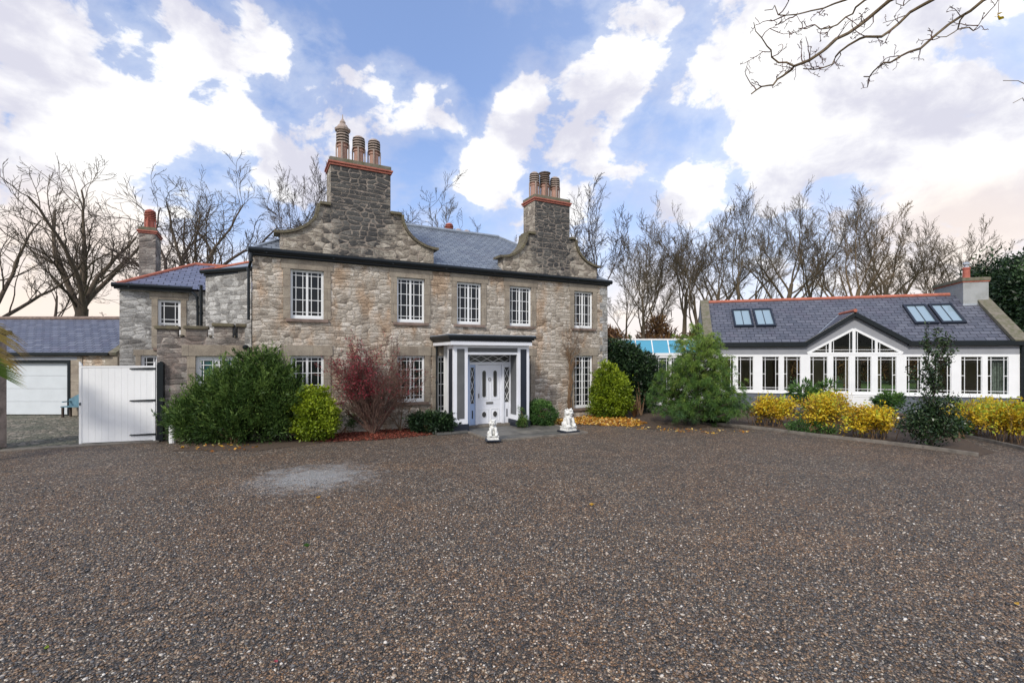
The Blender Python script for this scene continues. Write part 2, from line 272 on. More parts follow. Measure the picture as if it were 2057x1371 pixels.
class MB:
    def __init__(s): s.v=[]; s.f=[]; s.mi=[]
    def poly(s,pts,mi=0):
        i=len(s.v); s.v+= [tuple(p) for p in pts]; s.f.append(tuple(range(i,i+len(pts)))); s.mi.append(mi); return s
    def box(s,x0,x1,y0,y1,z0,z1,mi=0):
        i=len(s.v); s.v+=[(x,y,z) for z in (z0,z1) for y in (y0,y1) for x in (x0,x1)]
        for f in ((0,2,3,1),(4,5,7,6),(0,1,5,4),(2,6,7,3),(0,4,6,2),(1,3,7,5)): s.f.append(tuple(i+k for k in f)); s.mi.append(mi)
        return s
    def prism(s,pts,y0,y1,mi=0):      # pts in x,z counter-clockwise seen from -y
        n=len(pts); i=len(s.v); s.v+=[(x,y0,z) for x,z in pts]+[(x,y1,z) for x,z in pts]
        s.f.append(tuple(i+k for k in range(n))); s.f.append(tuple(i+n+k for k in reversed(range(n))))
        for k in range(n): j=(k+1)%n; s.f.append((i+k,i+n+k,i+n+j,i+j))
        s.mi+=[mi]*(n+2); return s
    def slab(s,pts,z0,z1,mi=0):       # horizontal polygon, ccw from above
        n=len(pts); i=len(s.v); s.v+=[(x,y,z0) for x,y in pts]+[(x,y,z1) for x,y in pts]
        s.f.append(tuple(i+k for k in reversed(range(n)))); s.f.append(tuple(i+n+k for k in range(n)))
        for k in range(n): j=(k+1)%n; s.f.append((i+k,i+j,i+n+j,i+n+k))
        s.mi+=[mi]*(n+2); return s
    def bar(s,p,q,w,h,mi=0,up=(0,0,1)):
        p=Vector(p);q=Vector(q);d=(q-p).normalized();sd=d.cross(Vector(up)).normalized();u=sd.cross(d)
        i=len(s.v)
        for P in (p,q):
            for a,b in ((-1,-1),(1,-1),(1,1),(-1,1)): s.v.append(tuple(P+sd*a*w/2+u*b*h/2))
        for f in ((0,1,2,3),(7,6,5,4),(0,4,5,1),(1,5,6,2),(2,6,7,3),(3,7,4,0)): s.f.append(tuple(i+k for k in f)); s.mi.append(mi)
        return s
    def tube(s,pts,rad,n=5,mi=0,cap=True):
        pts=[Vector(p) for p in pts]; i0=len(s.v); L=len(pts); a=None
        for k,p in enumerate(pts):
            d=(pts[min(k+1,L-1)]-pts[max(k-1,0)]); d=d.normalized() if d.length>1e-9 else Vector((0,0,1))
            if a is None: a=d.orthogonal().normalized()
            else:
                a=a-d*a.dot(d); a=a.normalized() if a.length>1e-6 else d.orthogonal().normalized()
            b=d.cross(a); r=rad[k] if hasattr(rad,'__len__') else rad
            for j in range(n):
                t=2*PI*j/n; s.v.append(tuple(p+a*(r*math.cos(t))+b*(r*math.sin(t))))
        for k in range(L-1):
            for j in range(n):
                jj=(j+1)%n; s.f.append((i0+k*n+j,i0+k*n+jj,i0+(k+1)*n+jj,i0+(k+1)*n+j)); s.mi.append(mi)
        if cap and n>3: s.f.append(tuple(i0+j for j in reversed(range(n)))); s.f.append(tuple(i0+(L-1)*n+j for j in range(n))); s.mi+=[mi,mi]
        return s
    def lathe(s,prof,c,n=14,mi=0):
        i0=len(s.v)
        for r,z in prof:
            for j in range(n): t=2*PI*j/n; s.v.append((c[0]+r*math.cos(t),c[1]+r*math.sin(t),c[2]+z))
        for k in range(len(prof)-1):
            m_=mi[k] if isinstance(mi,list) else mi
            for j in range(n): jj=(j+1)%n; s.f.append((i0+k*n+j,i0+k*n+jj,i0+(k+1)*n+jj,i0+(k+1)*n+j)); s.mi.append(m_)
        s.f.append(tuple(i0+(len(prof)-1)*n+j for j in range(n))); s.mi.append(0)
        return s
    def ell(s,c,r,n=10,m=7,rot=None):
        i0=len(s.v)
        for k in range(m+1):
            ph=PI*k/m
            for j in range(n):
                t=2*PI*j/n; p=Vector((r[0]*math.sin(ph)*math.cos(t),r[1]*math.sin(ph)*math.sin(t),r[2]*math.cos(ph)))
                if rot: p=rot@p
                s.v.append((c[0]+p.x,c[1]+p.y,c[2]+p.z))
        for k in range(m):
            for j in range(n): jj=(j+1)%n; s.f.append((i0+k*n+j,i0+(k+1)*n+j,i0+(k+1)*n+jj,i0+k*n+jj)); s.mi.append(0)
        return s
    def build(s,name,mats,parent=None,smooth=False,bev=0):
        o=rawmesh(name,s.v,s.f,mats,parent,smooth,s.mi)
        if bev:
            b=o.modifiers.new('bevel','BEVEL'); b.width=bev; b.segments=2; b.limit_method='ANGLE'; b.harden_normals=False
        return o
def npmesh(name,V,quads,mat,parent=None,tint=None,smooth=False,nper=4):
    me=bpy.data.meshes.new(name); V=np.asarray(V,dtype=np.float32); Q=np.asarray(quads,dtype=np.int32)
    me.vertices.add(len(V)); me.vertices.foreach_set('co',V.ravel()); k=Q.shape[1]
    me.loops.add(Q.size); me.loops.foreach_set('vertex_index',Q.ravel()); me.polygons.add(len(Q))
    me.polygons.foreach_set('loop_start',np.arange(0,Q.size,k,dtype=np.int32)); me.polygons.foreach_set('loop_total',np.full(len(Q),k,dtype=np.int32))
    if smooth: me.polygons.foreach_set('use_smooth',np.ones(len(Q),dtype=bool))
    me.materials.append(mat); me.update(calc_edges=True)
    if tint is not None:
        a=me.attributes.new('tint','FLOAT','POINT'); a.data.foreach_set('value',np.asarray(tint,dtype=np.float32))
    o=bpy.data.objects.new(name,me); return link(o,parent)
def leaves(name,P,size,mat,parent=None,aspect=.5,tint=None,seed=0,out=None,outw=.5,fold=.25):
    rg=np.random.default_rng(seed); P=np.asarray(P,dtype=float); N=len(P)
    d=rg.normal(size=(N,3)); d/=np.linalg.norm(d,axis=1)[:,None]
    if out is not None:
        d=d*(1-outw)+out*outw; d/=np.linalg.norm(d,axis=1)[:,None]
    q=rg.normal(size=(N,3)); sd=np.cross(d,q); sd/=np.linalg.norm(sd,axis=1)[:,None]; nn=np.cross(d,sd)
    s=size*(.6+.8*rg.random(N))[:,None]
    V=np.empty((N,4,3)); V[:,0]=P; V[:,1]=P+d*s*.5+sd*s*aspect*.5+nn*s*fold*.3; V[:,2]=P+d*s; V[:,3]=P+d*s*.5-sd*s*aspect*.5+nn*s*fold*.3
    t=rg.random(N) if tint is None else np.clip(tint+rg.normal(0,.13,N),0,1)
    return npmesh(name,V.reshape(-1,3),np.arange(N*4).reshape(-1,4),mat,parent,np.repeat(t,4))
def clumps(ells,nc,nl,sig,seed,shell=(.45,1.0),flat=.8,up=.0):
    """leaf positions in many small clumps through a union of ellipsoids; returns points, outward dirs, tints"""
    rg=np.random.default_rng(seed); P=[];O=[];T=[]
    vol=np.array([e[3]*e[4]*e[5] for e in ells]); k=rg.choice(len(ells),size=nc,p=vol/vol.sum())
    LP=rg.uniform(0,6.28,(len(ells),3))
    for i in range(nc):
        e=ells[k[i]]; d=rg.normal(size=3); d/=np.linalg.norm(d); r=rg.uniform(shell[0]**2,shell[1]**2)**.5
        ph=LP[k[i]]; r*=1+.13*np.sin(3.1*d[0]+ph[0])*np.sin(2.7*d[1]+ph[1])+.10*np.sin(6.3*d[2]+ph[2]+4*d[0])
        c=np.array(e[:3])+d*r*np.array(e[3:6])
        if c[2]<.05: c[2]=.05+rg.random()*.15
        n=int(nl*rg.uniform(.5,1.5)); q=rg.normal(size=(n,3))*sig*np.array([1,1,flat])*rg.uniform(.6,1.3)
        P.append(c+q); oo=d+np.array([0,0,up])+q/sig*.35; oo/=np.linalg.norm(oo,axis=1)[:,None]; O.append(oo)
        T.append(np.clip(np.full(n,rg.uniform(.1,.8))+.18*d[2]+q[:,2]/sig*.05,0,1))
    P=np.vstack(P);O=np.vstack(O);T=np.concatenate(T); ok=P[:,2]>.015
    return P[ok],O[ok],T[ok]
# ------------------------------------------------------------------ frames
HA=R(28.04); hc,hs=math.cos(HA),math.sin(HA); HO=(-7.78,14.47)
def U(px,n=0):
    t=(px-1028.5)/F; return (t*(HO[1]+hc*n)-HO[0]+hs*n)/(hc-t*hs)
def UZ(px,py,n=0): return CAMZ+(HY-py)/F*(HO[1]+hs*U(px,n)+hc*n)
def HW(u,n,z=0): return Vector((HO[0]+hc*u-hs*n,HO[1]+hs*u+hc*n,z))
CA=R(-17.6); cc,cs=math.cos(CA),math.sin(CA); CO=(9.63,23.87)
def CW(x,n,z=0): return Vector((CO[0]+cc*x-cs*n,CO[1]+cs*x+cc*n,z))
def GP(px,py):     # ground point
    d=F*CAMZ/(py-HY); return ((px-1028.5)/F*d,d)
def AT(px,py,d): return ((px-1028.5)/F*d,d,CAMZ+(HY-py)/F*d)
# ------------------------------------------------------------------ GROUND
def ground_mat():
    m,gg,b=newmat('gravel'); tc=gg.add('ShaderNodeTexCoord').outputs['Object']
    w1=gg.noise(tc,18,2,.5).outputs['Color']; p=gg.vm('ADD',tc,gg.vm('MULTIPLY',w1,(.03,.03,.03)).outputs[0]).outputs[0]
    v=gg.add('ShaderNodeTexVoronoi',{'Vector':p,'Scale':42.0,'Randomness':1.0}); ve=gg.add('ShaderNodeTexVoronoi',{'Vector':p,'Scale':42.0},feature='DISTANCE_TO_EDGE')
    rs=gg.add('ShaderNodeSeparateColor',{0:v.outputs['Color']}).outputs
    c=gg.ramp(rs[0],PEB)
    big=gg.noise(tc,.35,4,.6).outputs['Fac']; mid=gg.noise(tc,1.7,4,.65).outputs['Fac']
    c=gg.mix(gg.mr(big,.40,.62,0,.55),c,gg.mix(1.0,c,(1.15,1.0,.88),'MULTIPLY'))
    c=gg.mix(gg.mr(mid,.38,.62,0,.45),c,gg.mix(1.0,c,(.60,.60,.62),'MULTIPLY'))
    c=gg.mix(gg.mr(gg.noise(gg.vm('MULTIPLY',tc,(.35,1.2,1)).outputs[0],.7,4,.6).outputs['Fac'],.50,.66,0,.5),c,gg.mix(1.0,c,(1.35,1.25,1.12),'MULTIPLY'))
    c=gg.mix(gg.mr(ve.outputs['Distance'],.08,.0,0,.75),c,(.024,.021,.018))
    c=gg.mix(1.0,c,(1.26,1.20,1.10),'MULTIPLY')
    # flash glare painted into the gravel colour as a pale patch
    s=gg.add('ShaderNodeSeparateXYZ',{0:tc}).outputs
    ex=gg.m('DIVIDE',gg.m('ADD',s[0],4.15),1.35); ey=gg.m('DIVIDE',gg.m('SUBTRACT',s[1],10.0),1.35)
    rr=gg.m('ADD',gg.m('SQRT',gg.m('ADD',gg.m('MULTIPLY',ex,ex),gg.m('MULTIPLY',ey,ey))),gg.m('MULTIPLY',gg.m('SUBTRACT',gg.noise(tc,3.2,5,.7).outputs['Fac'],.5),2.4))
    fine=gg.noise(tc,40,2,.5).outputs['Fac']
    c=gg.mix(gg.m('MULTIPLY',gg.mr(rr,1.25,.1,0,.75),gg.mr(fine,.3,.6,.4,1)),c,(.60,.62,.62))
    setc(gg,b,'Base Color',c); setc(gg,b,'Roughness',gg.mr(rs[1],0,1,.45,.8)); b.inputs['Specular IOR Level'].default_value=.4
    h=gg.m('ADD',gg.mr(ve.outputs['Distance'],0,.3),gg.m('MULTIPLY',rs[2],.6)); bump(gg,b,h,1.0,.02)
    return m
PEB=[(0,(.036,.036,.038)),(.16,(.068,.068,.072)),(.30,(.115,.108,.105)),(.44,(.155,.12,.095)),(.58,(.22,.14,.085)),(.70,(.145,.15,.155)),(.82,(.31,.20,.12)),(.93,(.38,.32,.25)),(1,(.70,.66,.60))]
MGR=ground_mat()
MSOIL=plain('soil',(.055,.038,.026),.95,.3,9,bmp=.8,c2=(.10,.065,.04)); MGRASS=plain('lawn',(.12,.21,.04),.9,.25,2,bmp=.5)
def sheet(name,pts,z,mat,label,cat,kind='structure'):
    n=len(pts); area=sum(pts[i][0]*pts[(i+1)%n][1]-pts[(i+1)%n][0]*pts[i][1] for i in range(n))
    if area<0: pts=pts[::-1]
    return tag(rawmesh(name,[(x,y,z) for x,y in pts],[tuple(range(n))],mat),label,cat,kind=kind)
sheet('ground',[(-900,-200),(900,-200),(900,1500),(-900,1500)],-.012,MGRASS,'rough grass ground stretching away behind the house','ground')
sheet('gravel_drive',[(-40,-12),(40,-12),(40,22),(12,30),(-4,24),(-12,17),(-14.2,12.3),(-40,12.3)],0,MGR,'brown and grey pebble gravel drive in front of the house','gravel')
def cobble_mat():
    m,gg,b=newmat('cobbles'); tc=gg.add('ShaderNodeTexCoord').outputs['Object']
    v=gg.add('ShaderNodeTexVoronoi',{'Vector':tc,'Scale':6.5}); ve=gg.add('ShaderNodeTexVoronoi',{'Vector':tc,'Scale':6.5},feature='DISTANCE_TO_EDGE')
    rs=gg.add('ShaderNodeSeparateColor',{0:v.outputs['Color']}).outputs
    c=gg.ramp(rs[0],[(0,(.09,.085,.06)),(.4,(.17,.155,.115)),(.75,(.25,.21,.16)),(1,(.36,.32,.26))])
    c=gg.mix(gg.mr(ve.outputs['Distance'],.10,.02,0,.9),c,(.045,.05,.03))
    c=gg.mix(gg.mr(gg.noise(tc,.8,3,.6).outputs['Fac'],.45,.62,0,.6),c,(.075,.085,.055))
    setc(gg,b,'Base Color',c); b.inputs['Roughness'].default_value=.8; bump(gg,b,gg.mr(ve.outputs['Distance'],0,.2),.8,.03); return m
yard=[(-40,12.6),(-13.4,12.85),(-10.4,14.35),(-9.5,15.2),(-12,20.6),(-14,24),(-40,24)]
sheet('yard_paving',yard,.004,cobble_mat(),'uneven old cobbles of the yard in front of the garage','paving')
tag(MB().slab([(-13.5,12.65),(-10.35,14.15),(-10.45,14.40),(-13.6,12.95)],-.01,.035).build('threshold_strip',MCON,bev=.008),'concrete threshold strip between gravel and cobbled yard','threshold')
# beds
bedL=[HW(-1.9,-.9)[:2],HW(-1.2,.0)[:2],HW(5.6,0)[:2],HW(5.9,-.75)[:2],GP(870,872),GP(760,883),GP(640,890),GP(520,905),GP(400,905)]
sheet('planting_bed',[tuple(p) for p in bedL],.008,MSOIL,'soil bed under the shrubs along the left of the house','flower bed')
bedP=[HW(9.2,-.05)[:2],HW(13.6,-.05)[:2],HW(16,1.5)[:2],GP(1470,838),GP(1450,856),GP(1300,862),GP(1240,852),GP(1110,856)]
sheet('leafy_bed',[tuple(p) for p in bedP],.008,MSOIL,'soil bed at the right of the porch by the tall window','flower bed')
k1=[GP(1440,853),GP(1530,862),GP(1640,876),GP(1760,889),GP(1870,902),GP(1965,916)]
k2=[GP(1925,875),GP(1990,888),GP(2070,907),(16,10.5)]
sheet('cottage_bed',[tuple(p) for p in k1]+[(12.6,12.6),GP(1925,877),tuple(CW(12.6,-.6)[:2]),tuple(CW(-.5,-.5)[:2]),(6.6,21.5)],.008,MSOIL,'soil bed of golden shrubs in front of the white cottage','flower bed')
sheet('side_bed',[tuple(p) for p in k2]+[(24,10),(24,22),tuple(CW(13,-.6)[:2]),tuple(CW(12.6,-.6)[:2])],.012,MSOIL,'soil bed beside the cottage at the right edge','flower bed')
def kerb(pts,label,w=.09,h=.10):
    m=MB()
    for a,b in zip(pts[:-1],pts[1:]): m.bar((a[0],a[1],h/2-.01),(b[0],b[1],h/2-.01),w,h)
    tag(m.build('edging_kerb',MCON,bev=.012),label,'kerb','kerbs edging the beds')
kerb(k1,'long pale kerb edging the golden shrub bed along the gravel'); kerb(k2,'short kerb at the far right past the holly sapling')
lawnpts=[tuple(CW(12.4,.2)[:2]),tuple(CW(13.2,-.4)[:2]),(30,16),(60,20),(60,60),(20,60)]
sheet('lawn',lawnpts,.002,MGRASS,'strip of bright green lawn beyond the cottage corner','lawn')
# real pebbles in the foreground
rg=np.random.default_rng(5)
def pebbles():
    t=(1+5**.5)/2
    v=np.array([(-1,t,0),(1,t,0),(-1,-t,0),(1,-t,0),(0,-1,t),(0,1,t),(0,-1,-t),(0,1,-t),(t,0,-1),(t,0,1),(-t,0,-1),(-t,0,1)],float); v/=np.linalg.norm(v[0])
    f=np.array([(0,11,5),(0,5,1),(0,1,7),(0,7,10),(0,10,11),(1,5,9),(5,11,4),(11,10,2),(10,7,6),(7,1,8),(3,9,4),(3,4,2),(3,2,6),(3,6,8),(3,8,9),(4,9,5),(2,4,11),(6,2,10),(8,6,7),(9,8,1)])
    N=98000; y=3.2+(rg.random(N)**.80)*6.6; keep=rg.random(N)<np.clip((10.2-y)/4.2,0,1); y=y[keep]; N=len(y)
    x=rg.uniform(-1.12,1.12,N)*(y+.4)
    s=rg.uniform(.0055,.0115,N)*(1+.6*(rg.random(N)>.92)); sc_=np.stack([s*rg.uniform(1.0,1.6,N),s,s*rg.uniform(.45,.75,N)],1)
    a=rg.uniform(0,2*PI,N); ti=rg.normal(0,.22,N); jit=1+rg.normal(0,.10,(N,12,1))
    P=v[None]*jit*sc_[:,None,:]
    X=P[...,0]*np.cos(a)[:,None]-P[...,1]*np.sin(a)[:,None]; Y=P[...,0]*np.sin(a)[:,None]+P[...,1]*np.cos(a)[:,None]; Zz=P[...,2]+X*np.sin(ti)[:,None]
    V=np.stack([X+x[:,None],Y+y[:,None],Zz+(sc_[:,2]*rg.uniform(.2,1.3,N))[:,None]],2)
    Fc=f[None]+(np.arange(N)*12)[:,None,None]
    return V.reshape(-1,3),Fc.reshape(-1,3),np.repeat(rg.random(N),12)
def peb_mat():
    m,gg,b=newmat('pebble'); at=gg.add('ShaderNodeAttribute',attribute_name='tint').outputs['Fac']; tc=gg.add('ShaderNodeTexCoord').outputs['Object']
    c=gg.ramp(at,PEB); big=gg.noise(tc,.35,4,.6).outputs['Fac']
    c=gg.mix(gg.mr(big,.40,.62,0,.55),c,gg.mix(1.0,c,(1.12,1.0,.9),'MULTIPLY'))
    c=gg.mix(1.0,c,gg.ramp(gg.noise(tc,160,2,.5).outputs['Fac'],[(.3,(.7,.7,.7)),(.7,(1.25,1.25,1.25))]),'MULTIPLY')
    setc(gg,b,'Base Color',c); setc(gg,b,'Roughness',gg.mr(at,0,1,.35,.7)); b.inputs['Specular IOR Level'].default_value=.45; return m
V_,F_,T_=pebbles(); tag(npmesh('gravel_pebbles',V_,F_,peb_mat(),tint=T_,smooth=True),'loose rounded pebbles of the drive closest to the viewer','gravel',kind='stuff')
# ------------------------------------------------------------------ building helpers
def wall_panel(m,x0,x1,z0,z1,y,ops,rev=.16,mi=0):
    xs=sorted({x0,x1}|{v for o in ops for v in o[:2]}); zs=sorted({z0,z1}|{v for o in ops for v in o[2:4]})
    for a,b in zip(xs[:-1],xs[1:]):
        for c,d in zip(zs[:-1],zs[1:]):
            if any(o[0]<=a+1e-6 and b<=o[1]+1e-6 and o[2]<=c+1e-6 and d<=o[3]+1e-6 for o in ops): continue
            m.poly([(a,y,c),(b,y,c),(b,y,d),(a,y,d)],mi)
    for a,b,c,d in [o[:4] for o in ops]:
        Y=y+rev
        m.poly([(a,y,c),(a,y,d),(a,Y,d),(a,Y,c)],mi); m.poly([(b,y,c),(b,Y,c),(b,Y,d),(b,y,d)],mi)
        m.poly([(a,y,d),(b,y,d),(b,Y,d),(a,Y,d)],mi); m.poly([(a,y,c),(a,Y,c),(b,Y,c),(b,y,c)],mi)
def sash(m,x0,x1,z0,z1,y,vb,hb,fw=.045,bw=.022,dp=.05,bot=None):
    """frame with glazing bars; vb/hb are fractions"""
    bot=bot or fw
    m.box(x0,x0+fw,y,y+dp,z0,z1).box(x1-fw,x1,y,y+dp,z0,z1).box(x0+fw,x1-fw,y,y+dp,z0,z0+bot).box(x0+fw,x1-fw,y,y+dp,z1-fw,z1)
    a,b,c,d=x0+fw,x1-fw,z0+bot,z1-fw
    for t in vb: X=a+(b-a)*t; m.box(X-bw/2,X+bw/2,y+.006,y+dp-.01,c,d)
    for t in hb: Zz=c+(d-c)*t; m.box(a,b,y+.009,y+dp-.013,Zz-bw/2,Zz+bw/2)
def window(house,x0,x1,z0,z1,y,rows=3,style='pair',sill=True,surround=True,surr=(.21,.30),rev=.16,lint=None):
    m=MB(); yy=y+rev-.07
    if style=='pair':
        m.box(x0,x0+.035,yy-.02,yy+.06,z0,z1).box(x1-.035,x1,yy-.02,yy+.06,z0,z1).box(x0+.035,x1-.035,yy-.02,yy+.06,z1-.035,z1).box(x0+.035,x1-.035,yy-.02,yy+.06,z0,z0+.085)
        xm=(x0+x1)/2; hb=[.075]+[ .075+.85*k/rows for k in range(1,rows)]+[.925]
        for a,b in ((x0+.037,xm-.001),(xm+.001,x1-.037)): sash(m,a,b,z0+.087,z1-.037,yy,(.24,.76) if style=='pair' else (),hb,.032,.020)
    elif style=='sash':
        m.box(x0,x0+.05,yy-.02,yy+.06,z0,z1).box(x1-.05,x1,yy-.02,yy+.06,z0,z1).box(x0+.05,x1-.05,yy-.02,yy+.06,z1-.05,z1).box(x0+.05,x1-.05,yy-.02,yy+.06,z0,z0+.08)
        zm=z0+(z1-z0)*.5; sash(m,x0+.052,x1-.052,zm,z1-.052,yy,(.17,.83),(.17,.83),.035,.024); sash(m,x0+.052,x1-.052,z0+.082,zm-.002,yy+.02,(.17,.83),(.17,.83),.035,.024)
    w=m.build('window',MWH,house)
    g_=MB().box(x0+.03,x1-.03,yy+.028,yy+.034,z0+.03,z1-.03); g_.build('pane',GDK,w)
    if surround:
        s,l=surr; q=MB(); p=.022
        q.box(x0-s,x0,y-p,y+.1,z0,z1).box(x1,x1+s,y-p,y+.1,z0,z1); q.box(x0-s-.06,x1+s+.06,y-p-.004,y+.1,z1,z1+(lint or l)); q.build('surround',MASH,w,bev=.008)
        if sill: MB().box(x0-.13,x1+.13,y-.075,y+.12,z0-.10,z0).build('sill',MSILL,w,bev=.01)
    return w
def pot(house,x,y,z,h=.95,r=.145,m1=None,m2=None,crown=False,par=None):
    b=[(r*1.25,0),(r*1.25,.05),(r*1.0,.10),(r*.98,h*.50),(r*1.14,h*.51),(r*1.14,h*.56),(r*.98,h*.57),(r*1.02,h*.62)]; mi=[0]*8
    zz=h*.62
    for k in range(4): b+=[(r*1.32,zz),(r*1.34,zz+h*.036),(r*.9,zz+h*.038),(r*.9,zz+h*.088)]; mi+=[1,1,1,2]; zz+=h*.088
    b+=[(r*1.25,zz),(r*1.2,zz+.03),(r*.7,zz+.09),(r*.25,zz+.12)]; mi+=[1,1,1,1]
    m=MB().lathe(b,(x,y,z),14,mi)
    for k in range(4):
        a=PI/4+k*PI/2+.5; m.box(x+math.cos(a)*r*1.27-.02,x+math.cos(a)*r*1.27+.02,y+math.sin(a)*r*1.27-.02,y+math.sin(a)*r*1.27+.02,z+h*.62,zz,1)
    if crown:
        m.lathe([(r*.8,zz-.0),(r*1.55,zz+.06),(r*1.65,zz+.12),(r*1.3,zz+.13),(r*1.2,zz+.18),(r*.9,zz+.26),(r*.55,zz+.30),(r*.62,zz+.36),(r*.3,zz+.44),(.015,zz+.50),(.012,zz+.62)] if crown=='big' else [(r*.8,zz),(r*1.4,zz+.06),(r*1.6,zz+.10),(r*1.2,zz+.12),(r*.5,zz+.17)],(x,y,z),12,1)
    m.build('chimney_pot',[m1 or MPOT,m2 or MPOTW,MBK],par,smooth=False)
def stack(house,x0,x1,y0,y1,z0,z1,pots,mat=None,bandh=.13,over=.07,caph=.14,band=True):
    c=MB().box(x0,x1,y0,y1,z0,z1).build('chimney',mat or MSG,house,bev=.015)
    if band:
        m=MB(); o=over; m.box(x0-o*.5,x1+o*.5,y0-o*.5,y1+o*.5,z1,z1+bandh*.55); m.box(x0-o,x1+o,y0-o,y1+o,z1+bandh*.55,z1+bandh); m.build('band_course',MTER,c,bev=.01)
        m=MB(); zb=z1+bandh; i=.02; m.slab([(x0-i,y0-i),(x1+i,y0-i),(x1+i,y1+i),(x0-i,y1+i)],zb,zb+caph); m.build('cap_slab',MCAP,c,bev=.02)
        for i,(px,h,cr,a,b) in enumerate(pots): pot(house,px,(y0+y1)/2,zb+caph-.01,h,.158,a,b,cr,c)
    return c
def gutter(house,x0,x1,y,z,name='gutter',parent=None,h=.11):
    m=MB(); m.tube([(x0-.06,y-.05,z+.03),(x1+.06,y-.05,z+.03)],h*.62,8); m.box(x0,x1,y-.035,y+.06,z-.10,z+.06)
    x=x0+.4
    while x<x1-.1: m.box(x,x+.05,y-.125,y-.02,z-.05,z+.10); x+=1.9
    return m.build(name,MBK,house)
def downpipe(house,pts,r=.04):
    m=MB().tube(pts,r,8)
    for p in pts[1:-1]: m.tube([(p[0],p[1],p[2]-.05),(p[0],p[1],p[2]+.03)],r*1.35,8)
    return m.build('downpipe',MBK,house,smooth=False)
# ------------------------------------------------------------------ THE HOUSE
L=13.47; EZ=5.58
house=empty('stone_house',(HO[0],HO[1],0),HA,label='large old grey rubble stone house with two curved gables and a white porch',cat='house')
UW=[(1.04,2.01),(4.36,5.34),(6.55,7.52),(8.71,9.68),(11.73,12.69)]
upw=[(a,b,3.68,5.22) for a,b in UW]
PU0=U(886,0); 
gw=[(1.04,2.01,1.0,2.53),(4.36,5.34,.92,2.53),(U(879),U(879)+.95,.45,2.53),(U(1020),U(1066),.45,2.53),(11.73,12.69,.36,2.54)]
m=MB(); wall_panel(m,0,L,0,EZ,0,upw+gw)
m.poly([(0,0,0),(0,0,EZ),(0,7,EZ),(0,7,0)]); m.poly([(L,0,0),(L,7,0),(L,7,EZ),(L,0,EZ)]); m.poly([(0,7,0),(0,7,EZ),(L,7,EZ),(L,7,0)])
wal=m.build('wall',MST,house)
MB().box(.05,L-.05,.20,.24,.05,EZ-.05).build('inner_lining',MIN,wal)
m=MB()
for k,z in enumerate(np.arange(.02,EZ-.3,.30)):
    for side in (0,1):
        wq=.42 if k%2 else .27
        if side: m.box(L-wq,L+.006,-.012,.27 if k%2 else .42,z,z+.285)
m.build('quoins',MSG,wal,bev=.012)
for o in upw: window(house,*o,0,rows=3,lint=.33)
window(house,*gw[0],0,rows=3,surr=(.21,.33)); window(house,*gw[1],0,rows=4,surr=(.21,.33)); window(house,*gw[2],0,rows=4,surr=(.2,.3)); window(house,*gw[3],0,rows=4,surr=(.2,.3)); window(house,*gw[4],0,rows=6,surr=(.21,.33))
# roof (hip)
RZ=8.0; r0=3.5; e=.12; ze=EZ+.10
m=MB(); A=(-e,-e,ze);B=(L+e,-e,ze);Cc=(L+e,7+e,ze);Dd=(-e,7+e,ze);P=(r0,r0,RZ);Q=(L-r0,r0,RZ)
for f in ((A,B,Q,P),(B,Cc,Q),(Cc,Dd,P,Q),(Dd,A,P)): m.poly(f)
m.poly([Dd,Cc,B,A]); roof=m.build('roof',MSL,house)
m=MB(); m.tube([P,Q],.09,8)
for a,b in ((B,Q),(Cc,Q),(A,P),(Dd,P)): m.tube([a,b],.06,6)
m.build('ridge_capping',MLEAD,roof)
gutter(house,-.05,L+.05,-.09,EZ+.07,h=.15)
# soffit board under the gutter
MB().box(-.02,L+.02,-.05,-.005,EZ-.06,EZ+.03).build('fascia',MBK,house)
def dutch(xl,sl,cl,cr,sr,xr,zl,zs,cx,ztop,pots):
    N=14; prof=[]
    left=[(xl+(sl-xl)*math.sin(t),zs-(zs-zl)*math.cos(t)) for t in [PI/2*k/N for k in range(N+1)]]
    right=[(xr-(xr-sr)*math.sin(t),zs-(zs-zl)*math.cos(t)) for t in [PI/2*k/N for k in range(N+1)]]
    yb,yf=.50,.02; b=MB()
    # gable wall as vertical strips under the curve
    pts=[(xl+.16,EZ+.02)]+[(xr-.16,EZ+.02)]
    top=[p for p in right if p[0]<xr-.16]; tl=[p for p in left if p[0]>xl+.16]
    zR=np.interp(.16,[xr-p[0] for p in right],[p[1] for p in right]); zL=np.interp(.16,[p[0]-xl for p in left],[p[1] for p in left])
    b.prism(pts+[(xr-.16,zR)]+top+tl[::-1]+[(xl+.16,zL)],yf,yb)
    gmt=gable_mat(cx); gb=b.build('gable',gmt,house)
    th=.085
    for side,cur,sg in ((0,left,1),(1,right,-1)):
        k=MB()
        ex=cur+[(cl-.0 if side==0 else cr+.0,zs)]
        for (xa,za),(xb,zb) in zip(ex[:-1],ex[1:]):
            d=Vector((xb-xa,zb-za)); n=Vector((-d.y,d.x)).normalized()*th*sg; d=d.normalized()*.004
            q=[(xa-d.x,za-d.y),(xb+d.x,zb+d.y),(xb+n.x+d.x,zb+n.y+d.y),(xa+n.x-d.x,za+n.y-d.y)]
            if sg<0: q=q[::-1]
            k.prism(q,yf-.09,yb+.06)
        k.build('coping',MCOP,gb)
    # slate saddle behind the gable down to the main roof
    s=MB(); zz=zl+.3
    s.poly([(xl+.3,yb,EZ+.15),(cx,yb,7.0),(cx,2.2,7.0),(xl+.3,.9,EZ+.15)]); s.poly([(cx,yb,7.0),(xr-.3,yb,EZ+.15),(xr-.3,.9,EZ+.15),(cx,2.2,7.0)]); s.build('saddle_roof',MSL,gb)
    stack(house,cl,cr,yf-.004,.95,7.2,ztop,pots,gmt)
    return gb
